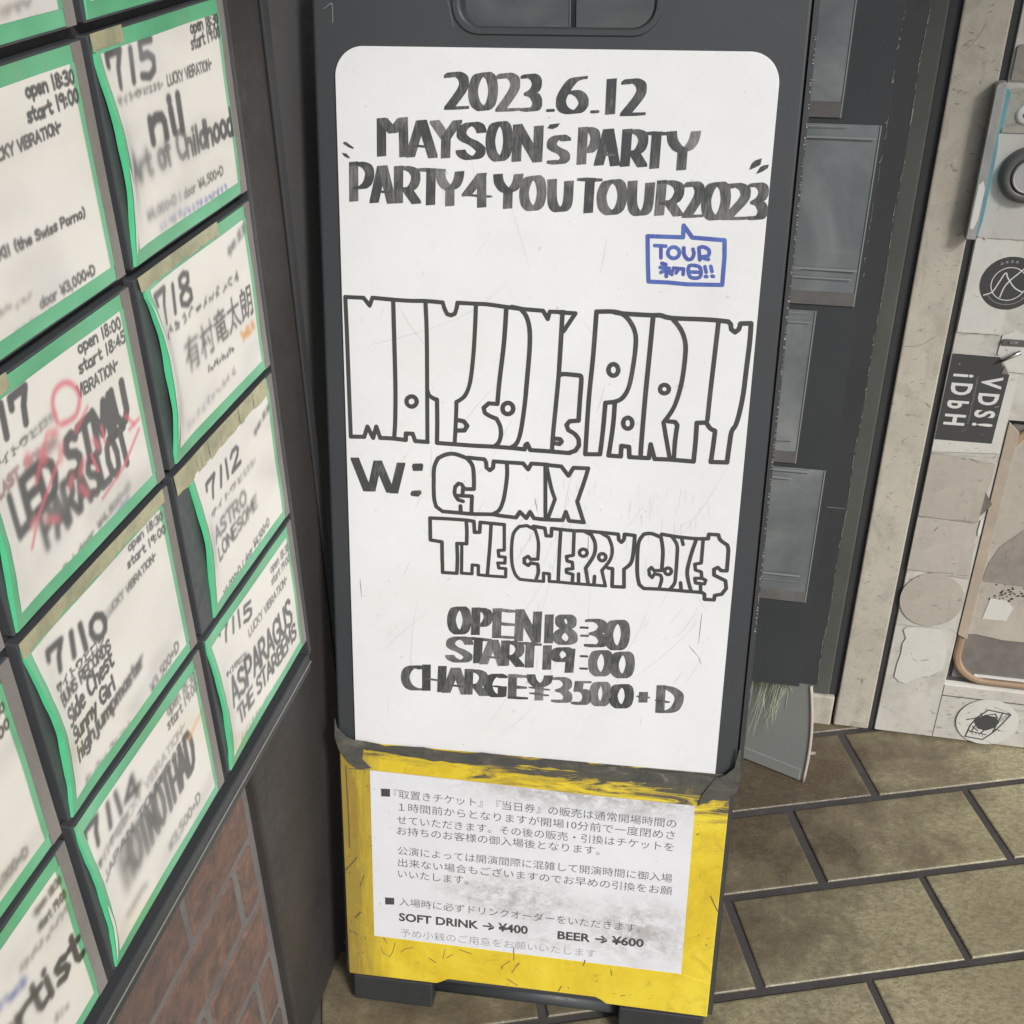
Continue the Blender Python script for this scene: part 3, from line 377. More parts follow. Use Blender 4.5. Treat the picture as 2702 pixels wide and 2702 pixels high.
TRACE_DATA = '''{"nib":[[[["2",114.5,141.3,-7.1,-43.3],["0",140.0,170.8,-7.0,-43.3],["2",168.0,194.0,-7.3,-44.1],["3",193.6,216.9,-7.5,-43.8],["-",220.4,229.5,-41.1,-43.5],["6",230.4,263.6,-8.5,-44.8],["-",265.6,274.7,-41.4,-43.8],["1",280.2,291.3,-10.9,-44.6],["2",295.3,321.7,-10.5,-45.7],["M",42.9,77.1,-51.9,-91.2],["A",73.3,108.0,-54.2,-91.4],["V",99.9,133.9,-53.4,-91.2],["S",127.2,159.4,-55.1,-92.1],["O",158.5,187.1,-53.7,-92.3],["N",185.9,218.7,-56.0,-92.8],["s",221.5,247.0,-65.5,-94.1],["P",253.4,277.2,-57.3,-93.9],["A",271.0,298.1,-58.5,-94.4],["R",298.1,325.9,-58.2,-94.7],["T",320.8,345.9,-60.2,-95.9],["Y",343.6,377.6,-58.6,-96.7],["P",11.6,40.0,-97.2,-137.9],["A",33.5,63.1,-100.4,-138.8],["R",60.3,90.0,-100.2,-138.3],["T",84.5,116.8,-101.9,-139.1],["Y",105.8,136.4,-103.9,-139.5],["4",133.2,169.0,-105.0,-139.9],["Y",167.0,198.9,-104.8,-140.2],["O",194.9,223.4,-106.0,-141.0],["U",223.9,251.6,-109.0,-141.6],["T",254.7,281.0,-106.9,-142.0],["O",275.8,307.2,-107.5,-142.5],["U",307.0,335.0,-108.3,-142.8],["R",336.0,365.5,-106.8,-142.1],["2",364.0,386.0,-107.3,-143.3],["0",382.8,412.4,-107.0,-144.4],["2",404.1,432.6,-107.7,-144.1],["3",428.4,450.9,-106.4,-143.4]],10.4],[[["O",118.5,148.1,-601.3,-637.6],["P",147.6,174.1,-600.9,-637.1],["E",173.4,204.4,-599.7,-638.8],["N",200.0,232.8,-598.6,-640.7],["1",235.8,246.9,-602.4,-640.1],["8",246.5,275.7,-600.7,-640.3],["-",277.8,288.4,-613.9,-618.1],["-",278.7,289.3,-624.8,-628.2],["3",283.6,312.2,-603.0,-640.5],["0",306.8,337.3,-602.1,-641.2],["S",116.3,150.7,-640.9,-675.9],["T",139.3,173.5,-640.5,-674.7],["A",157.6,191.7,-641.4,-675.5],["R",183.8,213.2,-640.9,-674.7],["T",205.3,233.5,-641.0,-674.5],["1",234.7,245.9,-642.8,-675.5],["9",244.2,275.1,-643.5,-676.9],["-",279.3,289.5,-651.7,-655.2],["-",279.5,289.8,-668.3,-671.3],["0",289.7,319.6,-643.0,-677.5],["0",315.3,345.0,-642.6,-677.5],["C",60.6,93.0,-684.8,-719.0],["H",87.1,118.1,-682.4,-718.5],["A",111.6,146.4,-683.2,-718.9],["R",139.5,169.5,-683.3,-718.5],["G",163.8,193.7,-686.5,-718.6],["E",193.7,218.8,-685.1,-718.9],["Yen",216.1,248.3,-682.6,-718.0],["3",246.9,273.3,-683.2,-718.5],["5",271.2,295.9,-686.0,-718.7],["0",292.6,319.4,-685.0,-717.7],["0",316.2,346.2,-685.6,-718.2],["+",346.3,368.4,-693.7,-708.0],["D",368.6,405.4,-682.6,-719.5]],11.1]],"w":[[[9.7,-425.1],[24.0,-463.4]],[[36.9,-426.9],[28.5,-463.1]],[[36.9,-426.9],[51.4,-463.1]],[[64.5,-427.7],[55.6,-463.6]]],"wn":9.9,"blob":[[[78.4,-426.9],[89.2,-425.8],[90.7,-428.0],[89.6,-434.9],[78.6,-435.7],[77.2,-430.4]],[[76.9,-459.8],[87.5,-458.3],[88.4,-462.1],[84.4,-466.6],[76.1,-466.1],[74.9,-463.4]],[[6.8,-77.6],[10.0,-77.5],[18.2,-83.2],[17.2,-84.4],[12.6,-83.0],[7.2,-79.9]],[[4.8,-88.6],[9.7,-89.2],[13.7,-93.2],[12.3,-94.2],[7.5,-92.1]],[[428.3,-94.6],[429.9,-88.7],[433.1,-85.3],[439.7,-83.0],[439.1,-89.1],[433.7,-92.3]],[[435.3,-98.5],[438.7,-91.6],[442.3,-89.6],[447.3,-88.9],[446.4,-92.4],[441.6,-95.8]],[[222.2,-59.2],[225.0,-55.5],[235.2,-54.1],[232.9,-57.8],[227.8,-60.0]]],"o1":[[[4.0,-240.0],[4.7,-282.8],[5.2,-340.9],[5.8,-399.2]],[[4.0,-240.0],[24.7,-240.0],[31.5,-248.3],[34.8,-239.5],[57.8,-240.6],[77.8,-241.0],[94.2,-240.5],[113.3,-241.3],[115.5,-248.1],[118.3,-253.6],[122.6,-254.8],[126.8,-252.9],[128.9,-246.1],[129.6,-240.9],[150.0,-241.1],[162.7,-241.2],[183.0,-243.1],[199.0,-244.4],[223.4,-245.4],[228.8,-254.1],[230.7,-246.1],[246.2,-245.8],[241.1,-246.4],[258.4,-246.6],[246.3,-266.5],[243.9,-266.1]],[[58.1,-240.6],[58.6,-280.2],[59.2,-337.9],[58.4,-376.4],[56.9,-397.6]],[[94.2,-240.5],[95.4,-278.5],[95.5,-338.9],[95.5,-399.7]],[[5.8,-399.2],[21.6,-398.5],[25.7,-386.2],[32.1,-399.1],[36.1,-385.6],[40.4,-398.6],[55.3,-398.4],[70.3,-399.3],[70.6,-391.5],[78.5,-391.4],[81.4,-399.8],[95.8,-400.0]],[[83.4,-353.5],[83.1,-355.5],[82.0,-357.3],[80.4,-358.8],[78.5,-359.6],[76.5,-359.7],[74.6,-359.1],[73.0,-357.9],[72.0,-356.1],[71.7,-354.1],[72.0,-352.1],[73.1,-350.3],[74.7,-348.9],[76.6,-348.1],[78.6,-347.9],[80.5,-348.5],[82.1,-349.8],[83.1,-351.5],[83.4,-353.5]],[[95.5,-338.9],[97.3,-345.4],[102.4,-348.7],[106.7,-350.0],[107.0,-376.6],[106.6,-400.5]],[[150.0,-241.1],[149.5,-261.9],[147.7,-297.2],[144.4,-327.5],[139.4,-342.3],[133.7,-348.4],[129.0,-351.3],[128.2,-375.3],[127.0,-399.3]],[[106.6,-400.5],[127.0,-400.8],[150.1,-401.1],[170.6,-400.8],[193.9,-401.1],[207.0,-401.8],[208.0,-396.5],[210.0,-394.9],[213.5,-402.1],[234.5,-402.3],[256.4,-402.8],[258.0,-402.3],[264.3,-399.7],[268.0,-393.5],[267.4,-386.1],[262.9,-380.5],[255.6,-376.5],[253.2,-370.8],[256.6,-366.2],[266.5,-364.9],[267.0,-341.0],[267.7,-318.0],[265.9,-314.1],[247.7,-313.4],[242.8,-315.8]],[[131.6,-372.4],[137.4,-373.3],[141.4,-378.2],[138.2,-383.9],[130.2,-384.4]],[[183.4,-243.8],[181.6,-281.4],[177.3,-324.3],[175.3,-351.2],[165.5,-351.0],[159.8,-356.5],[161.3,-362.3],[167.2,-365.6],[174.5,-368.1],[178.9,-376.7],[179.8,-387.1],[177.1,-396.2],[171.3,-401.0]],[[189.2,-242.8],[199.0,-244.4],[205.5,-252.4],[209.3,-266.1],[209.9,-287.1],[207.9,-322.7],[205.8,-351.7],[202.2,-381.2],[198.1,-394.9],[192.4,-400.0]],[[193.2,-355.3],[192.9,-357.5],[191.9,-359.5],[190.3,-361.0],[188.4,-361.9],[186.3,-362.0],[184.3,-361.4],[182.7,-360.1],[181.6,-358.2],[181.2,-356.0],[181.5,-353.8],[182.5,-351.8],[184.1,-350.3],[186.1,-349.4],[188.1,-349.3],[190.1,-349.9],[191.8,-351.3],[192.8,-353.1],[193.2,-355.3]],[[244.5,-245.9],[244.1,-264.5],[243.0,-306.5],[241.1,-342.4],[238.8,-379.0],[238.0,-401.3]],[[240.9,-387.0],[246.7,-387.4],[248.6,-390.0],[246.2,-393.1],[239.0,-392.3]],[[280.9,-243.8],[279.5,-290.6],[276.8,-340.4],[275.5,-403.1],[292.0,-402.1],[293.9,-375.7],[295.2,-343.0],[306.3,-340.9],[313.7,-336.2],[319.4,-325.2],[322.5,-306.6],[324.5,-281.4],[323.7,-266.2],[318.2,-254.2],[309.6,-245.7],[298.6,-243.0],[280.9,-243.8]],[[298.6,-243.0],[308.2,-244.5],[339.4,-245.0],[348.8,-244.6],[361.1,-247.0],[399.9,-247.0],[420.0,-248.1],[422.9,-250.7],[424.0,-256.1],[428.2,-259.0],[431.9,-255.7],[433.0,-249.6],[443.9,-248.8],[444.3,-268.7],[443.4,-296.2],[442.5,-324.1],[440.3,-345.4],[437.4,-359.8],[433.7,-367.3],[432.5,-383.2],[431.6,-402.5],[414.1,-403.1],[415.3,-382.8],[415.9,-367.6],[410.4,-365.1],[405.8,-358.9],[395.6,-359.8],[395.8,-381.1],[395.3,-403.9],[370.1,-403.3],[352.6,-403.7],[347.3,-387.1],[346.2,-403.0],[336.3,-403.2],[324.7,-403.2],[323.7,-391.5],[315.2,-390.8],[315.1,-403.1],[301.6,-402.9],[304.8,-367.7],[305.4,-342.4]],[[307.3,-305.8],[307.1,-307.9],[306.2,-309.9],[304.9,-311.4],[303.2,-312.2],[301.4,-312.3],[299.7,-311.7],[298.2,-310.3],[297.2,-308.5],[296.8,-306.3],[297.0,-304.1],[297.8,-302.2],[299.1,-300.7],[300.8,-299.9],[302.6,-299.8],[304.4,-300.4],[305.8,-301.8],[306.8,-303.6],[307.3,-305.8]],[[341.4,-244.9],[339.9,-287.6],[338.3,-329.8],[337.1,-380.4],[337.0,-402.4]],[[325.8,-364.3],[325.6,-366.5],[324.9,-368.4],[323.6,-369.9],[322.0,-370.7],[320.3,-370.8],[318.6,-370.2],[317.2,-368.9],[316.2,-367.0],[315.8,-364.9],[316.0,-362.8],[316.7,-360.8],[318.0,-359.4],[319.6,-358.5],[321.3,-358.4],[323.0,-359.1],[324.4,-360.4],[325.4,-362.2],[325.8,-364.3]],[[361.1,-247.0],[371.3,-258.5],[376.9,-271.9],[378.0,-287.1],[376.5,-313.6],[372.5,-335.1],[367.8,-348.2],[359.7,-361.6],[363.6,-378.8],[369.4,-403.3]],[[363.1,-323.9],[362.9,-325.6],[362.1,-327.0],[360.9,-328.1],[359.4,-328.8],[357.7,-328.8],[356.1,-328.4],[354.8,-327.4],[353.9,-326.0],[353.5,-324.5],[353.7,-322.9],[354.4,-321.4],[355.6,-320.3],[357.1,-319.7],[358.8,-319.6],[360.4,-320.1],[361.7,-321.0],[362.7,-322.4],[363.1,-323.9]],[[364.5,-359.9],[372.1,-360.1],[374.8,-363.6],[373.6,-382.5],[373.6,-402.8]],[[410.1,-248.6],[408.9,-284.1],[407.4,-326.0],[406.7,-355.9]]],"o2":[[[140.7,-453.4],[149.6,-452.8],[149.5,-440.2],[147.9,-425.0],[141.2,-416.3],[127.9,-412.3],[117.5,-413.3],[107.9,-418.5],[103.4,-429.4],[102.6,-446.4],[103.0,-466.6],[105.5,-477.3],[113.0,-482.6],[132.6,-482.9],[147.6,-483.2],[171.6,-482.0],[180.5,-482.9],[199.1,-483.9],[203.4,-476.6],[211.0,-483.8],[215.2,-475.7],[219.8,-483.2],[232.4,-483.8],[253.0,-483.1],[256.3,-472.8],[260.3,-483.3],[277.2,-484.0],[268.8,-459.6],[275.8,-434.7],[279.5,-419.4],[263.0,-419.8],[257.6,-429.6],[249.2,-419.1],[235.5,-418.5],[231.9,-418.0],[215.2,-417.9],[211.7,-425.1],[205.7,-418.2],[188.2,-418.3],[172.1,-418.1],[171.5,-425.7],[167.8,-429.0],[164.1,-426.2],[163.3,-419.5],[161.1,-416.3],[142.7,-415.5]],[[140.7,-453.4],[137.7,-451.7],[135.4,-448.0],[131.7,-447.2],[127.7,-451.7],[127.3,-460.2],[131.1,-466.9],[137.1,-468.5]],[[128.0,-462.0],[147.5,-461.6],[146.9,-482.2]],[[134.1,-474.5],[134.4,-481.5]],[[137.0,-451.8],[136.3,-461.9]],[[187.2,-418.7],[187.8,-433.0],[185.9,-453.1],[183.2,-467.1],[178.9,-476.8],[171.6,-481.7]],[[231.1,-418.1],[232.0,-445.3],[233.1,-482.2]],[[232.7,-421.0],[238.5,-444.9],[243.3,-458.3],[240.0,-469.3],[236.0,-482.0]]],"o3":[[[185.6,-493.5],[170.2,-493.1],[157.5,-492.7],[156.9,-505.1],[150.8,-505.6],[150.0,-492.2],[140.9,-491.3],[120.6,-491.2],[98.2,-491.7],[98.5,-519.1],[112.3,-520.4],[112.6,-540.5],[113.0,-559.2],[130.2,-558.9],[130.7,-539.1],[130.1,-521.1],[141.6,-520.6],[141.8,-504.6],[140.9,-491.3]],[[185.6,-493.5],[186.2,-525.1],[179.0,-526.0],[179.9,-533.6],[187.4,-533.8],[187.2,-541.4],[178.8,-541.8],[180.1,-548.1],[188.4,-548.2],[188.3,-558.8],[166.6,-558.9],[155.9,-558.5],[155.8,-546.8],[148.5,-546.6],[148.3,-558.0],[135.7,-558.2],[135.9,-538.7],[135.8,-521.8]],[[170.2,-493.1],[169.1,-520.1],[166.6,-558.1]],[[225.7,-533.2],[225.8,-512.6],[221.7,-497.1],[211.9,-492.8],[203.1,-494.6],[196.6,-503.7],[194.7,-521.3],[195.8,-542.0],[199.9,-554.6],[205.3,-560.3],[219.6,-560.8],[233.2,-560.8],[232.9,-550.3],[239.6,-550.6],[239.9,-560.2],[251.2,-560.1],[266.9,-560.4],[285.5,-560.5],[305.5,-560.5],[300.5,-541.6],[309.8,-526.6],[310.9,-512.3],[306.3,-500.2],[296.6,-495.0]],[[225.7,-533.2],[217.4,-534.2],[214.4,-530.6],[209.9,-533.7],[210.1,-539.3],[214.7,-542.1],[217.6,-538.7],[225.8,-539.6],[226.8,-549.2],[224.1,-559.9]],[[219.4,-493.1],[232.7,-494.4],[234.5,-503.7],[240.4,-503.6],[240.8,-494.1],[251.2,-494.6],[267.3,-495.0],[277.6,-494.5],[296.6,-494.7],[317.0,-495.5],[318.1,-502.4],[321.1,-505.0],[323.8,-501.2],[324.2,-494.9],[335.9,-495.6],[335.5,-515.1],[333.4,-529.5],[325.8,-538.0],[327.0,-560.3],[313.2,-560.6],[312.8,-542.2],[312.6,-538.3],[307.4,-537.9]],[[251.2,-494.6],[250.6,-521.7],[250.4,-559.4]],[[266.6,-495.0],[266.7,-525.2],[258.9,-527.4],[259.9,-532.9],[265.9,-534.0],[266.9,-541.9],[259.5,-543.3],[259.7,-547.3],[267.2,-549.1],[266.9,-560.4]],[[277.6,-494.5],[286.5,-498.5],[291.4,-509.1],[290.5,-523.4],[281.7,-540.0],[285.5,-559.7]],[[282.6,-520.8],[282.4,-522.4],[281.7,-523.7],[280.6,-524.8],[279.2,-525.5],[277.6,-525.6],[276.2,-525.2],[274.9,-524.3],[274.1,-523.0],[273.8,-521.5],[274.0,-520.0],[274.7,-518.6],[275.9,-517.5],[277.3,-516.9],[278.8,-516.8],[280.3,-517.2],[281.5,-518.1],[282.3,-519.3],[282.6,-520.8]],[[273.8,-547.8],[274.3,-559.8]],[[304.3,-524.7],[304.1,-526.2],[303.4,-527.6],[302.4,-528.6],[301.1,-529.3],[299.7,-529.4],[298.3,-529.0],[297.2,-528.1],[296.4,-526.8],[296.1,-525.3],[296.2,-523.8],[296.9,-522.4],[297.9,-521.3],[299.3,-520.7],[300.7,-520.6],[302.0,-521.0],[303.2,-521.9],[304.0,-523.2],[304.3,-524.7]],[[292.4,-549.5],[292.2,-560.0]],[[368.8,-536.1],[368.7,-512.6],[365.5,-495.7],[354.4,-491.9],[345.9,-493.3],[340.7,-503.8],[340.3,-522.6],[341.5,-543.1],[344.4,-555.6],[349.8,-560.0],[367.3,-559.3],[387.8,-559.2],[403.8,-559.5],[415.4,-559.6],[419.2,-561.4],[419.6,-567.8],[430.5,-567.6],[430.8,-562.0],[438.5,-559.8],[443.0,-552.2],[441.5,-542.9],[434.0,-539.5],[428.1,-536.9],[427.5,-529.8],[431.6,-527.2],[435.5,-530.8],[441.9,-530.6],[441.7,-506.9],[440.0,-499.3],[431.8,-493.8],[429.2,-487.8],[418.5,-487.8],[418.2,-493.2],[404.8,-494.3],[383.3,-493.6],[365.9,-491.8]],[[368.8,-536.1],[360.1,-536.8],[356.9,-533.1],[354.2,-536.5],[355.3,-542.8],[358.4,-545.7],[361.0,-540.7],[367.7,-541.8],[369.5,-547.2],[367.3,-558.5]],[[379.8,-536.0],[379.7,-537.5],[379.1,-538.7],[378.2,-539.7],[377.0,-540.3],[375.7,-540.4],[374.4,-540.0],[373.3,-539.2],[372.6,-538.0],[372.3,-536.7],[372.4,-535.2],[373.0,-534.0],[373.9,-533.0],[375.1,-532.4],[376.4,-532.3],[377.7,-532.7],[378.7,-533.5],[379.5,-534.7],[379.8,-536.0]],[[377.6,-494.0],[384.0,-503.6],[385.0,-519.1],[385.0,-539.6],[384.3,-550.8],[379.0,-559.2]],[[388.3,-494.0],[390.8,-502.3]],[[404.9,-495.8],[400.5,-514.8],[397.8,-537.0],[403.7,-558.7]],[[391.2,-549.4],[392.3,-557.3]],[[412.7,-495.2],[412.7,-523.2],[405.6,-525.3],[406.9,-532.3],[413.5,-534.1],[414.8,-541.9],[406.9,-542.5],[408.0,-548.0],[413.8,-548.3],[414.6,-558.6]],[[414.8,-541.9],[419.3,-543.9],[418.2,-548.7],[408.8,-548.7]]],"bub":[[[330.4,-163.2],[366.9,-163.1],[366.8,-151.2],[376.4,-163.0],[409.5,-164.6],[410.8,-180.9],[410.8,-210.2],[374.5,-211.0],[354.4,-209.9],[334.2,-209.8],[332.5,-192.4],[330.4,-163.2]]],"bubt":[[[338.4,-172.5],[349.8,-172.7]],[[344.8,-172.9],[345.6,-184.8]],[[364.4,-178.8],[364.1,-180.8],[363.2,-182.6],[361.7,-183.9],[359.8,-184.7],[357.8,-184.7],[355.8,-184.1],[354.1,-182.9],[352.9,-181.2],[352.4,-179.3],[352.7,-177.3],[353.6,-175.5],[355.1,-174.2],[357.0,-173.4],[359.1,-173.3],[361.0,-174.0],[362.7,-175.2],[363.9,-176.9],[364.4,-178.8]],[[368.5,-173.8],[369.1,-179.7],[371.9,-184.2],[374.8,-185.5],[377.9,-183.9],[379.3,-179.3],[378.0,-174.8]],[[384.0,-173.5],[385.8,-185.4]],[[384.0,-173.2],[388.0,-172.0],[393.1,-173.9],[395.1,-177.3],[393.6,-180.9],[387.4,-182.5],[394.6,-184.5]],[[347.0,-190.3],[351.2,-191.5]],[[345.5,-194.6],[354.9,-195.2],[346.6,-199.7]],[[351.7,-195.5],[352.5,-203.7]],[[358.6,-197.8],[355.1,-199.3],[358.1,-201.3]],[[359.3,-194.8],[369.7,-195.3],[369.7,-200.9]],[[364.5,-195.8],[362.3,-199.7]],[[375.3,-192.1],[386.4,-193.0],[387.1,-203.0],[376.9,-203.1],[375.3,-192.1]],[[377.2,-198.1],[385.7,-198.1]],[[391.6,-192.2],[393.3,-197.7]],[[392.8,-202.2],[394.2,-202.2]],[[397.6,-191.6],[399.2,-196.7]],[[399.6,-201.5],[401.0,-201.8]]],"note":[["『取置きチケット』『当日券』の販売は通常開場時間の",49.7,-869.7,408.3,-871.8,0],["１時間前からとなりますが開場10分前で一度閉めさ",55.6,-888.9,407.9,-888.7,0],["せていただきます。その後の販売・引換はチケットを",53.3,-908.4,407.3,-906.2,0],["お持ちのお客様の御入場後となります。",53.1,-925.0,315.6,-923.4,0],["公演によっては開演間際に混雑して開演時間に御入場",53.6,-955.8,408.6,-952.6,0],["出来ない場合もございますのでお早めの引換をお願",54.0,-974.1,409.8,-971.6,0],["いいたします。",53.7,-991.7,147.3,-990.5,0],["入場時に必ずドリンクオーダーをいただきます。",54.4,-1036.2,373.3,-1035.1,0],["SOFT DRINK → ¥400",53.8,-1060.5,227.4,-1057.7,1],["BEER → ¥600",266.6,-1059.7,379.0,-1057.0,1],["予め小銭のご用意をお願いいたします",55.4,-1086.3,318.1,-1083.2,2]],"sq":[[[32.8,-863.9],[44.8,-863.2],[44.7,-874.7],[33.0,-875.5]],[[35.2,-1031.6],[47.7,-1031.1],[47.6,-1041.7],[35.3,-1043.0]]],"ymark":[[[27.7,-1112.8],[32.3,-1124.0],[40.4,-1127.7],[44.6,-1118.5],[48.3,-1103.3]],[[32.1,-1097.1],[36.7,-1105.7]],[[55.9,-1118.1],[62.1,-1111.1],[73.3,-1107.7]],[[116.9,-1103.1],[113.8,-1120.6]],[[118.9,-1118.2],[127.0,-1111.4]],[[136.0,-1102.0],[152.1,-1106.5]],[[205.0,-1110.9],[193.3,-1121.1],[193.7,-1125.9]],[[216.9,-1111.1],[207.4,-1130.0]],[[209.5,-1087.3],[209.9,-1108.9]],[[201.2,-1140.8],[215.8,-1149.6]],[[274.3,-1142.0],[271.2,-1150.3]],[[-9.2,-1092.7],[-4.2,-1098.6]],[[-14.2,-1090.3],[-13.3,-1095.7]],[[0.9,-1060.3],[-5.5,-1069.6]],[[94.6,-1121.8],[103.7,-1128.3]],[[-18.7,-996.5],[-11.2,-987.1],[-1.2,-973.2]],[[1.6,-1018.2],[7.7,-999.6]],[[-6.2,-1069.8],[2.2,-1059.4]],[[-12.3,-834.5],[-11.4,-881.7],[-10.8,-917.5],[-10.9,-959.3]],[[-8.5,-838.4],[18.6,-837.9]],[[458.1,-971.8],[462.5,-981.4]],[[462.5,-981.4],[468.6,-993.7]],[[338.6,-1105.4],[340.4,-1113.6]],[[353.3,-1146.2],[360.0,-1143.4]],[[270.6,-1151.0],[274.7,-1141.8]],[[302.4,-1103.5],[304.4,-1094.8]]],"ring_x":[[339.1,821.7],[349.4,827.0],[355.3,840.3],[361.7,855.3],[366.3,847.9],[377.5,834.9],[389.7,828.7]],"ring_x2":[[385.4,863.5],[379.2,856.3],[369.3,844.6],[363.7,834.0],[361.0,819.9]],"film":[[[491.2,80.9],[528.9,76.3],[516.3,47.6],[508.1,31.9],[494.6,13.6],[465.4,15.9],[468.7,41.1],[475.4,59.6],[491.2,80.9]],[[467.4,29.7],[498.0,25.4]],[[515.6,78.8],[507.8,33.5]],[[460.6,53.9],[475.3,60.2]],[[481.1,71.5],[484.7,64.3]],[[510.9,40.3],[519.2,38.6]],[[487.4,67.8],[504.3,73.8],[509.3,65.3]],[[473.4,40.3],[482.9,32.4]],[[478.1,45.8],[472.5,27.4]],[[498.8,44.6],[488.6,27.0]]],"filmblob":[[473.9,49.9],[476.2,61.3],[489.5,68.8],[505.5,67.7],[514.4,56.7],[508.1,43.0],[496.2,34.6],[482.0,37.0]],"torn":[[326.7,229.9],[331.9,235.8],[353.4,239.4],[370.8,240.8],[384.0,240.3],[394.4,213.0],[400.7,196.4],[403.6,155.4],[384.0,138.8],[362.8,130.9],[349.2,116.6],[337.3,119.3],[327.8,128.5],[328.1,155.8],[330.9,180.2],[329.9,200.7],[333.5,212.9]],"torn2":[[417.0,227.3],[442.7,230.1],[462.8,227.3],[487.3,223.7],[519.5,224.1]]}'''
# ------------------------------------------------------------------ setting: tiled floor
rnd = random.Random(7)
TA, TB = hv(AT + math.pi/2), hv(AT)
fm = MB(); tint = []
def tp(a, b, z): p = TA*a + TB*b; return (p.x, p.y, z)
fm.face([(-30, -30, -0.0034), (30, -30, -0.0034), (30, 30, -0.0034), (-30, 30, -0.0034)], 1); tint += [0]*4
g, bv = 0.0068, 0.004
for r in range(-16, 12):
    b0, b1 = 0.948 + 0.162*r + g, 0.948 + 0.162*(r+1) - g
    off = 0.476 if r % 2 == 0 else 0.6305
    for k in range(-11, 9):
        a0, a1 = off + 0.309*k + g, off + 0.309*(k+1) - g
        cx, cy, _ = tp((a0+a1)/2, (b0+b1)/2, 0)
        if not (-2.2 < cx < 2.6 and -1.2 < cy < 1.9): continue
        j = [rnd.uniform(-0.0012, 0.0012) for _ in range(4)]; h = rnd.uniform(-0.0006, 0.0006)
        q = [(a0+j[0], b0+j[1]), (a1+j[2], b0+j[1]), (a1+j[2], b1+j[3]), (a0+j[0], b1+j[3])]
        c = ((a0+a1)/2, (b0+b1)/2); n = len(fm.v)
        for (d, z) in ((0, -0.0050), (0, -0.0016), (bv*0.35, -0.0004), (bv*0.9, 0)):
            fm.v += [tp(p[0] - math.copysign(d, p[0]-c[0]), p[1] - math.copysign(d, p[1]-c[1]), z + h) for p in q]
        for L in range(3):
            for i in range(4): fm.f.append((n+4*L+i, n+4*L+(i+1) % 4, n+4*L+4+(i+1) % 4, n+4*L+4+i)); fm.m.append(0)
        fm.f.append((n+12, n+13, n+14, n+15)); fm.m.append(0)
        # warmer, duller clay-coloured tiles behind the sign, partly painting in the floor's light falloff
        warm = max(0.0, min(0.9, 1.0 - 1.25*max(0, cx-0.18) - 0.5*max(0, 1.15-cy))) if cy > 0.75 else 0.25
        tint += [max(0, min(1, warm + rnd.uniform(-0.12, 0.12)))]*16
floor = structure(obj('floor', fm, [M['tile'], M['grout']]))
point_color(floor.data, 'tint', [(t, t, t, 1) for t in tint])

# ------------------------------------------------------------------ left side: brick wall, post, recess
bw = thing('brick_wall', 'red brown brick wall with grey mortar under the black notice board', 'wall', LEFT, (0.0, 0.05, 0))
mm = MB().box(-1.6, 0.842, 0.0012, 0.16, -0.02, 2.5)
obj('mortar', mm, M['mortar'], bw)
bb = MB(); bt = []
for row in range(-1, 25):
    z0 = 0.022 + 0.098*row + 0.0055; z1 = z0 + 0.087
    off = 0.055 if row % 2 == 0 else -0.05
    for k in range(-9, 5):
        x0 = off + 0.21*k; x1 = x0 + 0.199
        x1 = min(x1, 0.828)
        if x1 - x0 < 0.03 or z1 < 0.02 or x1 < -1.55: continue
        j = rnd.uniform(-0.0015, 0.002); n0 = len(bb.v)
        bb.box(x0 + rnd.uniform(-0.002, 0.002), x1 + rnd.uniform(-0.002, 0.002), -0.0015+j, 0.03, max(z0, 0.002) + rnd.uniform(-0.0015, 0.0015), z1 + rnd.uniform(-0.0015, 0.0015))
        v = max(0, min(1, rnd.gauss(0.25, 0.25))); bt += [v]*(len(bb.v)-n0)
o = obj('brickwork', bb, M['brick'], bw, bevel=0.004); point_color(o.data, 'tint', [(t, t, t, 1) for t in bt])

dp = thing('steel_post', 'dark brown-grey post between the notice board and the leaning sign', 'post', LEFT, (0.97, 0.0, 0))
obj('post_body', MB().box(0.842, 1.112, -0.012, 0.05, 0.0, 2.5), M['post'], dp, bevel=0.004)
obj('post_edge', MB().box(1.100, 1.116, -0.016, -0.0125, 0.004, 2.5), M['black_flat'], dp, bevel=0.001)
tag(obj('recess_wall', MB().box(1.1165, 1.75, -0.004, 0.12, 0.0, 2.5), speckled('dark_grey_panel', (0.085, 0.084, 0.084), 0.08, 60, 0.6, 0.1, 3), fr=LEFT), 'dark side wall in the recess beyond the brown-grey post', 'wall')
bkw = thing('back_wall', 'dark grey-green wall behind the board of clear pockets', 'wall', DOOR, (-0.2, 0.10, 0))
obj('wall_face', MB().box(-0.62, 0.232, 0.045, 0.25, 0.0, 2.5), M['recess'], bkw)
obj('wall_trim', MB().box(0.172, 0.2265, 0.004, 0.0445, 0.067, 2.5), M['greenframe'], bkw, bevel=0.003)
obj('slot_shade', MB().box(0.2270, 0.2415, 0.007, 0.044, 0.067, 2.5), M['black_flat'], bkw)  # black strip in the slot, its shade put into the colour
obj('plinth', MB().box(-0.40, 0.2365, 0.0, 0.0445, 0.0, 0.066), M['jamb'], bkw, bevel=0.003)

structure(obj('added_shade_ceiling', MB().box(-3.0, 3.0, -1.25, 0.6, 2.45, 2.6), speckled('shade_ceiling_grey', (0.30, 0.295, 0.285), 0.08, 30, 0.8, 0.1, 3), fr=DOOR))  # unseen ceiling, added to block sky light over the back floor

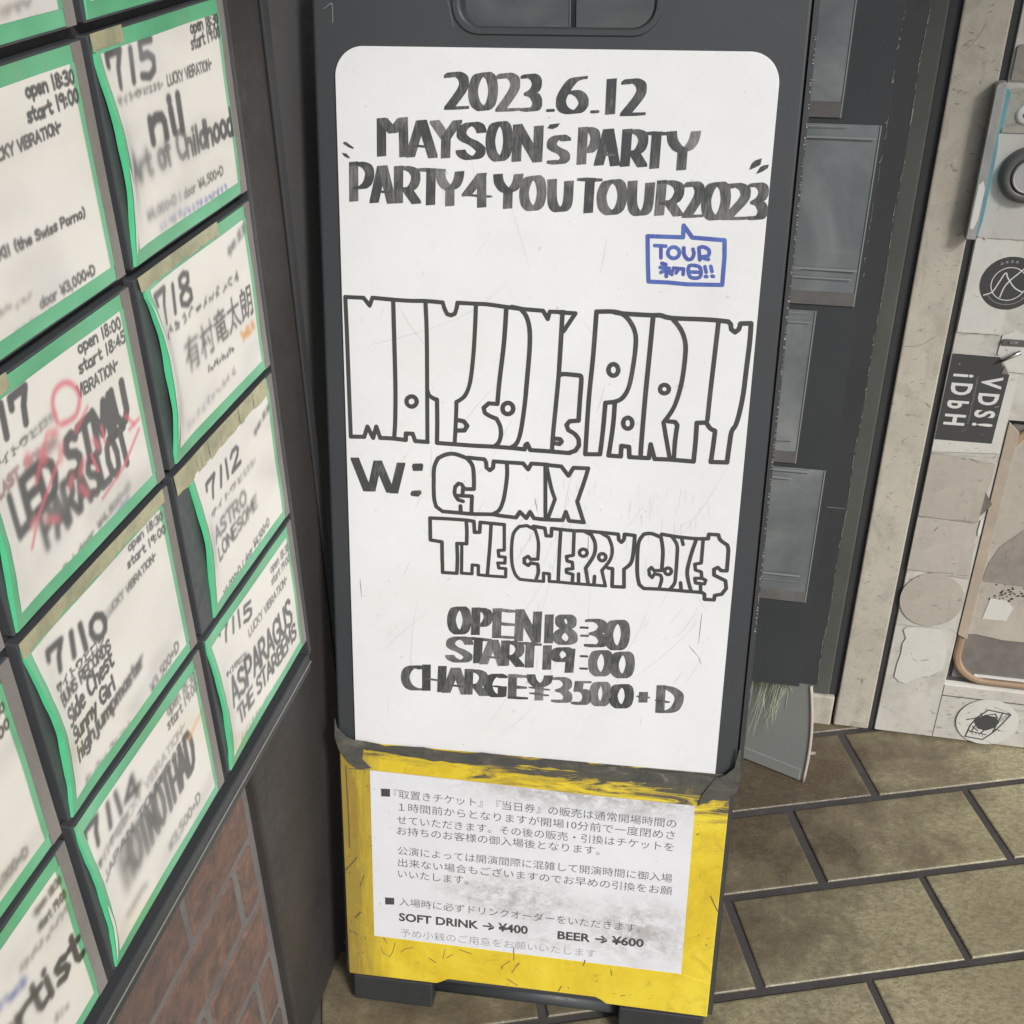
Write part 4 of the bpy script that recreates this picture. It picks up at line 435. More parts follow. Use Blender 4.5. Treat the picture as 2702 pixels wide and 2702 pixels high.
# ------------------------------------------------------------------ notice board with flyers
nb = thing('notice_board', 'large black wall-mounted notice board holding rows of green-edged flyers', 'notice board', LEFT, (0.3, -0.012, 0.5))
obj('backing', MB().box(-0.9, 0.985, -0.017, -0.0125, 0.56, 2.1), M['black_flat'], nb)
obj('frame_rail', MB().box(-0.91, 0.9925, -0.0275, -0.0125, 0.534, 0.5595), M['black'], nb, bevel=0.002)
obj('frame_stile', MB().box(0.9855, 0.9925, -0.030, -0.0125, 0.5600, 2.1), M['black'], nb, bevel=0.001)
obj('edge_strip', MB().box(0.9928, 0.9940, -0.0290, -0.0135, 0.5600, 2.1), M['silver'], nb)
obj('edge_strip', MB().box(-0.91, 0.9925, -0.0286, -0.0277, 0.5452, 0.5464), M['silver'], nb)

def spline(pts, n=7, closed=False):
    out = []; k = len(pts)
    for i in range(k-1):
        p0 = pts[i-1] if i > 0 else (pts[-2] if closed else pts[i]); p1, p2 = pts[i], pts[i+1]; p3 = pts[i+2] if i+2 < k else (pts[1] if closed else pts[i+1])
        for j in range(n):
            t = j/n; out.append(tuple(0.5*((2*p1[c]) + (-p0[c]+p2[c])*t + (2*p0[c]-5*p1[c]+4*p2[c]-p3[c])*t*t + (-p0[c]+3*p1[c]-3*p2[c]+p3[c])*t**3) for c in (0, 1)))
    return out + [tuple(pts[-1])]
# hand-lettering: single-stroke alphabet on a 10-high grid (y up)
def F(s): return [[tuple(float(v) for v in p.split(',')) for p in st.split()] for st in s.split(';')]
FONT = {k: (w, F(s)) for k, w, s in [
 ('A',7,'0,0 3.3,10 6.6,0;1.2,3.2 5.6,3.2'),('B',6,'0,0 0,10 4,10 5.4,8.6 5.2,6.4 3.6,5.3 0,5.2;3.6,5.3 5.8,4 5.8,1.5 4.2,0 0,0'),('C',6,'5.8,8.6 4,10 1.6,9.6 0.2,7 0,4 1,1 3,0 5.8,1'),
 ('D',6.4,'0.4,0 0.4,10 3.4,9.8 5.8,7.6 6.2,4.5 5,1.4 3,0.2 0.2,0'),('E',5.4,'5.2,10 0,10 0,0 5.4,0;0,5.2 4.6,5.2'),('G',6.4,'6,8.6 4,10 1.6,9.4 0,6.5 0.2,2.8 2,0.2 4.6,0.2 6.2,2 6.2,4.6 3.8,4.6'),('H',6,'0,0 0,10;5.8,0 5.8,10;0,5 5.8,5'),('I',1.4,'0.5,0 0.5,10'),
 ('J',4.4,'4,10 4,2 3,0.2 1.2,0 0,1.4'),('K',6,'0,0 0,10;5.6,10 0,4.2;1.8,5.6 5.8,0'),('L',5,'0,10 0,0 5,0'),('M',7.4,'0,0 0.6,10 3.6,3 6.6,10 7.2,0'),('N',6,'0,0 0,10 5.8,0 5.8,10'),('O',6.6,'3.2,10 1,8.6 0,5.2 0.8,1.6 3.2,0 5.6,1.4 6.4,5 5.4,8.6 3.2,10'),
 ('P',5.6,'0,0 0,10 4,9.8 5.4,8 5,5.8 3.2,4.6 0,4.4'),('R',6,'0,0 0,10 4,9.8 5.4,8 5,5.8 3.2,4.8 0,4.6;2.6,4.6 6,0'),('S',5.6,'5.2,8.6 3.6,10 1.2,9.6 0.2,7.8 1.2,6 4,4.8 5.4,3 4.8,0.8 2.6,0 0,1.2'),('T',6,'0,10 6,10;3,10 3,0'),('U',6,'0,10 0.2,2.6 1.8,0.2 4,0.2 5.6,2.4 5.8,10'),('V',6,'0,10 3,0 6,10'),('W',8,'0,10 2,0 4,8 6,0 8,10'),('X',6,'0,10 6,0;6,10 0,0'),('Y',6,'0,10 3,5 6,10;3,5 3,0'),
 ('a',5,'4.4,5.8 2,6.4 0.2,4.4 0.2,1.6 1.8,0 3.6,1 4.4,3;4.4,6.2 4.6,0'),('b',5,'0,10 0,0;0,4 1.6,6 3.8,6 4.8,3.6 4,0.8 2,0 0,1'),('c',4.6,'4.2,5.4 2.4,6.4 0.4,4.8 0.2,1.8 1.8,0 4.4,0.8'),('d',5,'4.6,10 4.6,0;4.6,4.4 3,6.2 1,5.6 0,3 0.8,0.4 2.8,0 4.6,2'),('e',4.8,'0.2,3.4 4.4,3.8 3.8,5.8 2,6.4 0.4,4.8 0.2,1.8 1.8,0 4.2,0.8'),('f',3.6,'3.4,9.6 2.2,10 1.4,8.6 1.4,0;0,6 3.2,6'),('g',5,'4.4,5.8 2,6.4 0.2,4.4 0.4,1.6 2.4,0.6 4.4,2.6;4.4,6.2 4.4,-2 2.8,-3.2 0.4,-2.4'),('h',5,'0,10 0,0;0,4 1.8,6.2 3.8,5.8 4.4,4 4.4,0'),('i',1.6,'0.6,6.2 0.6,0;0.6,8.6 0.6,9'),('j',3,'2,6.2 2,-2 0.8,-3 0,-2.4;2,8.6 2,9'),
 ('l',1.6,'0.6,10 0.6,0'),('m',7.4,'0,6.2 0,0;0,4.4 1.6,6.2 3,5.6 3.4,4 3.4,0;3.4,4.4 5,6.2 6.4,5.6 6.8,4 6.8,0'),('n',5,'0,6.2 0,0;0,4.2 1.8,6.2 3.8,5.8 4.4,4 4.4,0'),('o',5,'2.4,6.3 0.6,5.2 0,3 0.8,0.8 2.4,0 4.2,1 4.8,3.2 4.2,5.4 2.4,6.3'),('p',5,'0,6.2 0,-3;0,4.4 1.8,6.2 3.8,5.8 4.8,3.4 4,0.8 2,0.2 0,1.4'),('r',3.6,'0,6.2 0,0;0,3.6 1.4,5.8 3.4,6.2'),('s',4.2,'3.8,5.6 2.2,6.4 0.4,5.6 0.8,3.9 3,3 3.8,1.4 2.4,0 0,0.8'),('t',4,'1.6,9 1.6,1.4 2.4,0 4,0.4;0,6.2 3.8,6.2'),('u',5,'0,6.2 0.2,1.6 1.6,0 3.4,0.8 4.4,2.6;4.4,6.2 4.6,0'),('w',7,'0,6.2 1.6,0 3.4,5 5.2,0 6.8,6.2'),('y',4.8,'0,6.2 2.2,1;4.6,6.2 1.6,-3'),
 ('0',5.4,'2.6,10 0.8,8.4 0.2,5 0.8,1.6 2.6,0 4.4,1.6 5,5 4.4,8.4 2.6,10'),('1',2.2,'0.9,10 0.9,0'),('2',5,'0.2,8 1.4,9.8 3.6,9.8 4.6,7.8 3.8,5.4 0,0.2 4.8,0.2'),('3',5,'0.2,9.4 2.6,10 4.4,8.6 4,6.2 1.8,5.4 4.2,4.8 4.8,2.4 3.4,0.2 0,0.6'),('4',5.4,'3.8,0 3.8,10 0,3 5.4,3'),('5',5,'4.6,10 0.8,10 0.6,5.8 2.8,6.2 4.6,4.6 4.4,1.6 2.6,0 0,0.8'),('6',5,'4,9.8 1.6,7.4 0.2,3.6 0.8,0.8 2.8,0 4.6,1.4 4.4,4 2.6,5.2 0.6,3.8'),('7',5,'0,6.6 0.2,9.4 4.8,9.8 3.2,5 2.6,0'),('8',5,'2.6,5.4 0.8,6.8 0.8,9 2.6,10 4.4,9 4.2,6.8 2.6,5.4 0.4,3.6 0.4,1.2 2.6,0 4.6,1.2 4.6,3.6 2.6,5.4'),('9',5,'4.4,8.8 2.4,10 0.4,8.6 0.4,6.4 2.2,5.2 4.2,6.4 4.6,9 4.2,0'),
 (':',2,'0.8,6.4 0.8,6.8;0.8,1.8 0.8,2.2'),('/',2.8,'1.0,0.4 1.8,9.4'),('.',1.8,'0.6,0 0.6,0.4'),(',',1.8,'0.8,0.4 0.4,-1.4'),('+',4.6,'0,4.6 4.2,4.6;2.1,7 2.1,2.2'),('~',4.6,'0,5 1.2,6.2 2.6,5 4,6.2'),('!',2,'0.8,10 0.8,3.2;0.8,0 0.8,0.4'),('(',3,'2.4,11 0.8,8 0.8,2 2.4,-1'),(')',3,'0.2,11 1.8,8 1.8,2 0.2,-1'),('¥',6,'0,10 3,5 6,10;3,5 3,0;0.6,4.4 5.4,4.4;0.6,2.4 5.4,2.4'),(' ',3.2,'0,0')]}
INKC = {'k': (0.072, 0.070, 0.069), 'b': (0.13, 0.18, 0.42), 'r': (0.60, 0.13, 0.16), 'x': (0.1, 0.1, 0.1), 'o': (0.75, 0.36, 0.09), 'g': (0.27, 0.255, 0.25), 'p': (0.36, 0.22, 0.22), 'n': (0.26, 0.22, 0.19)}
RES = 1.2                                   # samples per mm
PW, PH = 223, 168                           # case size, mm
def blur(a, s):
    if s < 0.25: return a
    s *= RES; n = max(1, int(s*2.6)); k = np.exp(-0.5*(np.arange(-n, n+1)/s)**2); k /= k.sum()
    p = np.pad(a, n, mode='constant')
    p = sum(k[i]*p[i:i+a.shape[0], :] for i in range(2*n+1)); return sum(k[i]*p[:, i:i+a.shape[1]] for i in range(2*n+1))
def seg_ink(A, pts, pen):
    H_, W_ = A.shape
    for (x0, y0), (x1, y1) in zip(pts[:-1], pts[1:]):
        m = pen + 1.5
        i0, i1 = max(0, int((min(x0, x1)-m)*RES)), min(W_, int((max(x0, x1)+m)*RES)+2)
        j0, j1 = max(0, int((min(y0, y1)-m)*RES)), min(H_, int((max(y0, y1)+m)*RES)+2)
        if i1 <= i0 or j1 <= j0: continue
        X, Y = np.meshgrid(np.arange(i0, i1)/RES, np.arange(j0, j1)/RES)
        dx, dy = x1-x0, y1-y0; L = dx*dx + dy*dy + 1e-9
        t = np.clip(((X-x0)*dx + (Y-y0)*dy)/L, 0, 1); d = np.hypot(X-x0-t*dx, Y-y0-t*dy)
        A[j0:j1, i0:i1] = np.maximum(A[j0:j1, i0:i1], np.clip((pen*0.5 - d)*RES + 0.5, 0, 1))
def text_mesh(s, offset=0.0):
    cu = bpy.data.curves.new('lettering', 'FONT'); cu.body = s; cu.offset = offset; cu.resolution_u = 3
    o = bpy.data.objects.new('lettering', cu); COL.objects.link(o)
    me = bpy.data.meshes.new_from_object(o.evaluated_get(bpy.context.evaluated_depsgraph_get()))
    bpy.data.objects.remove(o); bpy.data.curves.remove(cu); return me
def tri_ink(A, s, x0, yt, yb, x1, ybr):
    me = text_mesh(s, 0.014); me.calc_loop_triangles()
    P = np.array([v.co[:2] for v in me.vertices]); lo, hi = P.min(0), P.max(0)
    f = (P - lo)/(hi - lo); X = x0 + f[:, 0]*(x1-x0); Y = yb + f[:, 0]*(ybr-yb) - f[:, 1]*(yb-yt)
    X *= RES; Y *= RES; H_, W_ = A.shape
    for t in me.loop_triangles:
        a, b, c = [(X[i], Y[i]) for i in t.vertices]
        i0, i1 = max(0, int(min(a[0], b[0], c[0]))-1), min(W_, int(max(a[0], b[0], c[0]))+2)
        j0, j1 = max(0, int(min(a[1], b[1], c[1]))-1), min(H_, int(max(a[1], b[1], c[1]))+2)
        if i1 <= i0 or j1 <= j0: continue
        x, y = np.meshgrid(np.arange(i0, i1), np.arange(j0, j1))
        e = [(q[0]-p[0])*(y-p[1]) - (q[1]-p[1])*(x-p[0]) for p, q in ((a, b), (b, c), (c, a))]
        m = ((e[0] >= -.6) & (e[1] >= -.6) & (e[2] >= -.6)) | ((e[0] <= .6) & (e[1] <= .6) & (e[2] <= .6))
        A[j0:j1, i0:i1] = np.maximum(A[j0:j1, i0:i1], m)
    bpy.data.meshes.remove(me)
def letter(Cc, spec, rg):
    s, x0, yt, yb, x1, ybr, pen, b0, b1, col = spec
    if x1 > 207: ybr = yb + (ybr-yb)*(207-x0)/(x1-x0); x1 = 207
    pen = pen*1.12 if pen > 3 else pen*1.38; b0, b1 = b0*0.9, b1*0.9
    A = np.zeros(Cc.shape[:2]); h = yb - yt
    if s[0] == '@': tri_ink(A, s[1:], x0, yt, yb, x1, ybr)
    elif s.strip('()')[0] == '#':               # illegible smudged line of handwriting
        n = int(s.strip('()')[1:]); w = (x1-x0)/n
        for i in range(n):
            cx = x0 + w*i; dy = (ybr-yb)*i/n
            for _ in range(2):
                p = [(cx + rg.uniform(0, w*0.8), yb + dy - rg.uniform(0, h)) for _ in range(rg.choice((2, 3, 3)))]; seg_ink(A, p, pen)
    else:
        asc = any(c not in 'acegmnopqrsuvwxyz' for c in s); sc = h/10.0
        tot = sum(FONT[c][0] + 1.3 for c in s) - 1.3; k = (x1-x0)/tot; cx = 0
        for c in s:
            w, st = FONT[c]; jx, jy, js = rg.uniform(-.25, .25), rg.uniform(-.35, .35), rg.uniform(.95, 1.06); sl = rg.uniform(-.03, .05)
            for q in st:
                seg_ink(A, [(x0 + k*(cx + jx + px + sl*py), yb + (ybr-yb)*(cx+px)/tot - sc*(py*js + jy)) for px, py in q], pen)
            cx += w + 1.3
    gx = np.clip((np.arange(A.shape[1])/RES - x0)/max(1, x1-x0), 0, 1)[None, :]
    B0, B1 = blur(A, b0), blur(A, b1); A = B0*(1-gx) + B1*gx
    A = np.clip(A*1.02, 0, 1)[:, :, None]*0.97
    Cc[:] = Cc*(1-A) + np.array(INKC[col])*A

POST = json.loads(POSTER_DATA)
U0 = {'A': 0.296, 'B': 0.530, 'C': 0.764}; ZT = [1.452, 1.276, 1.100, 0.925, 0.750]
DESC = {
 'B0': 'green-edged flyer above the one listing the swiss band, only its bottom strip in view',
 'C0': 'green-edged flyer directly above the 7/5 flyer, only its bottom edge in view',
 'C1': 'green-edged flyer dated 7/5 with nil and Art of Childhood in marker',
 'B1': 'green-edged flyer reading open 18:30 and (the Swiss Porno) with an empty middle',
 'B2': 'green-edged flyer dated 7/7 with red marker strokes over bold slanted lettering',
 'B3': 'flyer dated 7/10 listing Side Chest, Sunny Girl and highjumpmaster, yellowed tape on top',
 'B4': 'green-edged flyer dated 7/14 with an orange mark beside its start time',
 'C2': 'green-edged flyer dated 7/8 with bold kanji name and yellowed tape on top',
 'C3': 'recessed flyer dated 7/12 with crumpled tape along its top',
 'C4': 'green-edged flyer dated 7/15 with ASPARAGUS in heavy black letters',
 'A2': 'green-edged flyer at the left photo edge, only its lower right corner showing',
 'A3': 'green-edged flyer at the left photo edge below the red-marked one, cut off after 00',
 'A4': 'green-edged flyer at the bottom left corner ending in the big letters ist'}
def flyer(cell):
    rg = random.Random(cell + 'x'); u0, zt = U0[cell[0]], ZT[int(cell[1])]
    root = thing('event_flyer', DESC[cell], 'flyer', LEFT, (u0 + 0.11, -0.02, zt - 0.168), 'green-edged flyers on the notice board')
    mmx = lambda x: u0 + x*0.001; mmz = lambda y: zt - y*0.001
    inset = 22 if cell == 'C3' else (6 if cell in ('C2',) else 0)
    lift = {'B1': 2, 'B2': 5, 'B3': 6, 'B4': 4, 'C1': 6, 'C2': 7, 'C3': 5, 'C4': 5}.get(cell, 3)
    pw, jit, ph_ = rg.uniform(0.75, 1.5), rg.uniform(0.2, 0.5), rg.uniform(0, 6)
    def bulge(x, y):                                            # mm the sleeve lifts from its case
        a = np.exp(-((x - inset)/26.0)**2) * np.sin(np.clip(y/PH, 0, 1)*math.pi*0.93 + 0.08)
        return 0.4 + lift*a + 0.5*np.sin(x*0.045 + u0*30)*np.sin(y*0.06 + zt*20)
    def shift(x, y):                                            # left edge of the paper bows inwards
        return (lift*1.35)*np.exp(-((x - inset)/20.0)**2) * (np.sin(np.clip((y - 20)/150, 0, 1)**pw*math.pi) + 0.12*jit*np.sin(y*0.11 + ph_) + 0.08*jit*np.sin(y*0.27 + ph_*2))
    # case
    obj('case', MB().box(mmx(0), mmx(PW), -0.0285, -0.0175, mmz(PH), mmz(0)), M['holder'], root, bevel=0.0012)
    obj('case_edge', MB().box(mmx(PW-13), mmx(PW-0.5), -0.0292, -0.0286, mmz(PH-1), mmz(1)), M['felt'], root)
    # paper with its handwriting
    px0, px1, py0, py1 = inset + 9, 209.6, 13, 155
    nx, ny = int((px1-px0)*RES)+1, int((py1-py0)*RES)+1
    full = np.zeros((int(PH*RES)+2, int(PW*RES)+2, 3)); full[:] = (0.84, 0.805, 0.745)
    for spec in POST.get(cell, []): letter(full, spec, rg)
    if cell == 'B2':
        for q in POST['red']:
            A = np.zeros(full.shape[:2]); seg_ink(A, spline([tuple(p) for p in q], 5, False) if len(q) > 3 else q, 4.6 if len(q) > 3 else 3.0)
            A = blur(A, 0.5 + rg.random()*0.9)[:, :, None]*0.85; full[:] = full*(1-A) + np.array((0.74, 0.13, 0.18))*A
        for (x, y) in ((60, 60), (75, 66), (88, 58), (96, 72), (50, 105), (62, 112), (100, 100), (118, 96), (135, 88), (108, 112)):
            A = np.zeros(full.shape[:2]); seg_ink(A, [(x, y), (x + rg.uniform(-8, 14), y + rg.uniform(2, 10))], 6)
            A = blur(A, 2.0)[:, :, None]*0.75; full[:] = full*(1-A) + np.array((0.72, 0.17, 0.2))*A
    if cell == 'B4':
        A = np.zeros(full.shape[:2]); seg_ink(A, POST['orange'], 4.5); A = blur(A, 1.6)[:, :, None]*0.7; full[:] = full*(1-A) + np.array((0.85, 0.42, 0.14))*A
    if cell in ('C0',):
        A = np.zeros(full.shape[:2]); seg_ink(A, [(60, 150), (220, 150)], 20); A = blur(A, 8)[:, :, None]*0.6; full[:] = full*(1-A) + np.array((0.2, 0.2, 0.22))*A
    for _ in range(5):                          # soft darker cloudy patches, more of them low down
        A = np.zeros(full.shape[:2]); x = rg.uniform(20, 200); y = rg.choice((rg.uniform(118, 160), rg.uniform(10, 160)))
        seg_ink(A, [(x, y), (x + rg.uniform(20, 70), y + rg.uniform(-6, 6))], rg.uniform(8, 22)); A = blur(A, rg.uniform(4, 8))[:, :, None]*rg.uniform(0.12, 0.34)
        full[:] = full*(1-A) + np.array(rg.choice(((0.42, 0.44, 0.50), (0.50, 0.44, 0.40), (0.40, 0.38, 0.37))))*A
    XX = np.arange(full.shape[1])/RES; e_ = np.clip((XX - 202.5)/1.6, 0, 1)[None, :, None]     # green edge of the sheet, written across
    base_ = full.copy(); tint_ = np.clip(full/np.array((0.84, 0.805, 0.745)), 0, 1)
    full[:] = base_*(1-e_) + np.array((0.15, 0.49, 0.265))*tint_*e_
    xs = np.linspace(px0, px1, nx); ys = np.linspace(py0, py1, ny)
    X, Y = np.meshgrid(xs, ys)
    colr = full[np.clip((Y*RES).round().astype(int), 0, full.shape[0]-1), np.clip((X*RES).round().astype(int), 0, full.shape[1]-1)]
    V = np.stack([u0 + (X + shift(X, Y)*(1-(X-px0)/(px1-px0)))*0.001, -0.0290 - bulge(X, Y)*0.001, zt - Y*0.001], -1).reshape(-1, 3)
    I = np.arange(nx*ny).reshape(ny, nx)
    Fq = np.stack([I[1:, :-1], I[1:, 1:], I[:-1, 1:], I[:-1, :-1]], -1).reshape(-1, 4)
    me = bpy.data.meshes.new('paper'); me.from_pydata(V.tolist(), [], Fq.tolist())
    point_color(me, 'print', np.concatenate([colr.reshape(-1, 3), np.ones((nx*ny, 1))], 1))
    obj('paper', me, M['sheet'], root, smooth=True)
    # green border: a frame strip round the paper, split fine enough to follow the bulge
    b = MB(); bx0, bx1, by0, by1 = inset + 2.5, PW-14, 1.5, PH-2
    def bp(x, y, d=0.0): return (u0 + (x + float(shift(x, y))*(1-(x-bx0)/(bx1-bx0)))*0.001, -0.0290 - (float(bulge(x, y)) - 0.25 + d)*0.001, zt - y*0.001)
    N = 26
    for (xa, xb, ya, yb, nxx, nyy) in ((bx0, bx1, by0, py0+1, N, 2), (bx0, bx1, py1-1, by1, N, 2), (bx0, px0+1, py0+1, py1-1, 2, N), (px1-2, bx1, py0+1, py1-1, 2, N)):
        gx = np.linspace(xa, xb, nxx+1); gy = np.linspace(ya, yb, nyy+1)
        for i in range(nxx):
            for j in range(nyy): b.face([bp(gx[i], gy[j+1]), bp(gx[i+1], gy[j+1]), bp(gx[i+1], gy[j]), bp(gx[i], gy[j])])
    obj('green_border', b, M['green'], root)
    # turned-back left edge, catching the light
    e = MB(); gy = np.linspace(by0, by1, 31)
    for j in range(30):
        p, q = bp(bx0, gy[j]), bp(bx0, gy[j+1])
        wv = [(1.6 + lift*0.32*math.sin(math.pi*min(1, max(0, (g_-25)/140))**pw)*(1 + 0.35*math.sin(g_*0.09 + ph_)))*0.001 for g_ in (gy[j], gy[j+1])]
        e.face([(q[0]-0.0008, q[1]+wv[1]+0.001, q[2]), q, p, (p[0]-0.0008, p[1]+wv[0]+0.001, p[2])])
    obj('turned_edge', e, M['mint'], root)
    if cell in ('C1', 'C2', 'B4'):          # a second white slip showing at the left edge
        w = MB(); ya, yb_, ww = {'C1': (92, 158, 6.5), 'C2': (22, 150, 5.5), 'B4': (96, 160, 4)}[cell]; gy = np.linspace(ya, yb_, 19); e_ = lambda y_: ww*math.sin(math.pi*(y_-ya)/(yb_-ya))**0.6 + 0.2
        for j in range(18): w.face([bp(bx0+0.6, gy[j+1], .5), bp(bx0+0.6+e_(gy[j+1]), gy[j+1], .5), bp(bx0+0.6+e_(gy[j]), gy[j], .5), bp(bx0+0.6, gy[j], .5)])
        obj('white_slip', w, M['white'], root)
    if cell in ('B3', 'C2', 'C3', 'C1', 'B2'):
        t = MB(); lim = {'B3': (0, 214, 10), 'C2': (2, 150, 9), 'C3': (0, 205, 16), 'C1': (0, 46, 9), 'B2': (0, 60, 9)}[cell]
        gx = np.linspace(lim[0], lim[1], 25); prev = None
        for i in range(24):
            d = [lim[2] + rg.uniform(-1.6, 1.6), 0]
            e1 = prev if prev else lim[2]; e2 = lim[2] + rg.uniform(-1.4, 1.4); prev = e2
            cr = rg.uniform(0.2, 1.4) if cell == 'C3' else 0.4
            t.face([bp(gx[i], e1+1.5, cr), bp(gx[i+1], e2+1.5, cr), bp(gx[i+1], -1.2, 0.5), bp(gx[i], -1.2, 0.5)])
        obj('tape', t, M['tapeyel'], root)
    return root
for c in DESC: flyer(c)

# ------------------------------------------------------------------ leaning message sign
D = json.loads(TRACE_DATA)
sign = thing('folding_sign', 'black plastic folding message sign with a handwritten whiteboard and a yellow taped lower panel', 'sign', SIGN, (0.2255, 0.0, -1.2146))
outer = rrect(-0.0238, 0.4755, -1.166, 0.118, 0.045, 10, '1100')
hole = rrect(0.131, 0.3236, 0.0365, 0.084, 0.021, 10)
fp_ = obj('front_panel', curve_mesh([outer, hole], 0.016, 0.004, 0.016, 3), M['black'], sign, smooth=False)
mk = MB()
for a, b, w in (((-0.0105, 0.0505), (-0.0030, 0.0560), 0.0007), ((-0.0030, 0.0560), (-0.0012, 0.0548), 0.0016), ((-0.0012, 0.0548), (-0.0014, 0.0380), 0.0009), ((0.118, 0.060), (0.124, 0.036), 0.0005), ((0.30, 0.100), (0.318, 0.1), 0.0004)):
    d = Vector((b[0]-a[0], 0, b[1]-a[1])).normalized(); n_ = Vector((-d.z, 0, d.x))*w*.5
    mk.face([(a[0]-n_.x, -0.0003, a[1]-n_.z), (b[0]-n_.x, -0.0003, b[1]-n_.z), (b[0]+n_.x, -0.0003, b[1]+n_.z), (a[0]+n_.x, -0.0003, a[1]+n_.z)])
attach(fp_, mk, mat('rubbed_plastic_mark', (0.20, 0.205, 0.20), 0.5))
obj('handle_rim', curve_mesh([rrect(0.1225, 0.332, 0.0285, 0.092, 0.028, 10), rrect(0.1285, 0.326, 0.0345, 0.086, 0.023, 10)], 0.0012, 0.0008, -0.0008, 2), M['black'], sign)
srim = obj('side_rim', MB().box(0.4757, 0.4815, -0.002, 0.026, -0.790, 0.075), M['black_flat'], sign, bevel=0.0015)
worn = MB(); z = -0.62
while z < 0.04:
    l = rnd.uniform(0.0006, 0.0022)
    if rnd.random() < 0.55: worn.box(0.4795 + rnd.uniform(-.0008, .0006), 0.4806 + rnd.uniform(0, .0007), -0.0028, -0.0019, z, z+l)
    z += l + rnd.uniform(0.0006, 0.0022)
attach(srim, worn, M['chip'])
bl = MB().box(-0.0125, 0.0985, -0.004, 0.034, -1.2140, -1.1664).box(0.352, 0.4640, -0.004, 0.034, -1.2140, -1.1664)
obj('foot', MB().box(-0.0125, 0.0985, -0.004, 0.034, -1.2080, -1.1664), M['foot'], sign, bevel=0.003)
obj('foot', MB().box(0.352, 0.4640, -0.004, 0.034, -1.2080, -1.1664), M['foot'], sign, bevel=0.003)
obj('lower_bar', MB().tube([(0.0990, 0.022, -1.186), (0.3515, 0.022, -1.186)], 0.0115, 14), M['black'], sign, smooth=True)
# rear leg of the A-frame, hinged under the handle
rl = MB()
ang = R(18); cs, sn = math.cos(ang), math.sin(ang)
def rp(x, d, v): return (x, 0.036 + d*cs - v*sn, 0.06 + v*cs + d*sn)
for (xa, xb, va, vb) in ((0.018, 0.056, -1.246, -0.06), (0.404, 0.442, -1.246, -0.06), (0.0565, 0.4035, -0.10, -0.06), (0.0565, 0.4035, -1.10, -1.05), (0.0565, 0.4035, -0.62, -0.58)):
    vs = [rp(x, d, v) for x in (xa, xb) for d in (0, 0.022) for v in (va, vb)]
    rl.add(vs, [(0,1,3,2),(4,6,7,5),(0,4,5,1),(2,3,7,6),(0,2,6,4),(1,5,7,3)])
obj('rear_leg', rl, M['foot'], sign, bevel=0.003)

wb = obj('whiteboard', curve_mesh([rrect(0.0, 0.45, -0.806, 0.0161, 0.030, 14, '1100')], 0.0012, 0.0005, -0.0013, 2), M['board'], sign)

# lettering tools --------------------------------------------------
def hull(pts):
    pts = sorted(set(pts))
    def half(ps):
        h = []
        for p in ps:
            while len(h) > 1 and (h[-1][0]-h[-2][0])*(p[1]-h[-2][1]) - (h[-1][1]-h[-2][1])*(p[0]-h[-2][0]) <= 0: h.pop()
            h.append(p)
        return h
    a, b = half(pts), half(pts[::-1]); return a[:-1] + b[:-1]
def cornered(pts, n=4, lim=42):
    """pen line: smooth along gentle bends, sharp at real corners"""
    closed = pts[0] == pts[-1]; cut = [0]
    for i in range(1, len(pts)-1):
        a = math.atan2(pts[i][1]-pts[i-1][1], pts[i][0]-pts[i-1][0]); b = math.atan2(pts[i+1][1]-pts[i][1], pts[i+1][0]-pts[i][0])
        d = abs((b-a+math.pi) % (2*math.pi) - math.pi)
        if d > R(lim): cut.append(i)
    if len(cut) == 1 and closed: return spline(pts, n, True)
    cut.append(len(pts)-1); out = []
    for i, j in zip(cut[:-1], cut[1:]): out += spline(pts[i:j+1], n)[:-1] if j-i > 1 else [tuple(pts[i])]
    return out + [tuple(pts[-1])]
class Ink:
    """strokes swept by a pen nib; each swept piece lies a hair above the one before"""
    def __init__(s, y): s.mb = MB(); s.t = []; s.y = y; s.k = 0
    def sweep(s, pts, nib, tone):
        for a, b in zip(pts[:-1], pts[1:]):
            h = hull([(round((p[0]+q[0])*0.001, 7), round((p[1]+q[1])*0.001, 7)) for p in (a, b) for q in nib])
            y = s.y - (s.k % 47)*0.000006; s.k += 1
            s.mb.face([(x, y, z) for x, z in h]); s.t += [tone]*len(h)
    def poly(s, pts, tone):
        y = s.y - (s.k % 47)*0.000006; s.k += 1
        p = [(x*0.001, y, z*0.001) for x, z in pts]
        a = sum(p[i][0]*p[(i+1) % len(p)][2] - p[(i+1) % len(p)][0]*p[i][2] for i in range(len(p)))
        s.mb.face(p if a > 0 else p[::-1]); s.t += [tone]*len(p)
    def done(s, name, m, parent):
        o = obj(name, s.mb, m, parent); point_color(o.data, 'tone', [(t, t, t, 1) for t in s.t]); return o
def G(s):
    out = []
    for st in s.split(';'):
        cur = []; secs = []
        for p in st.split():
            c = p.endswith('c'); x, y = p.rstrip('c').split(','); cur.append((float(x), float(y)))
            if c: secs.append(cur); cur = [cur[-1]]
        secs.append(cur); out.append(secs)
    return out
OO = '55,1 20,10 0,46 10,82 38,99 60,100 88,84 100,48 90,14 68,1 55,1'
PP = '4,0c 0,100;4,3 40,1 84,9 98,28 84,52 52,65 22,66'
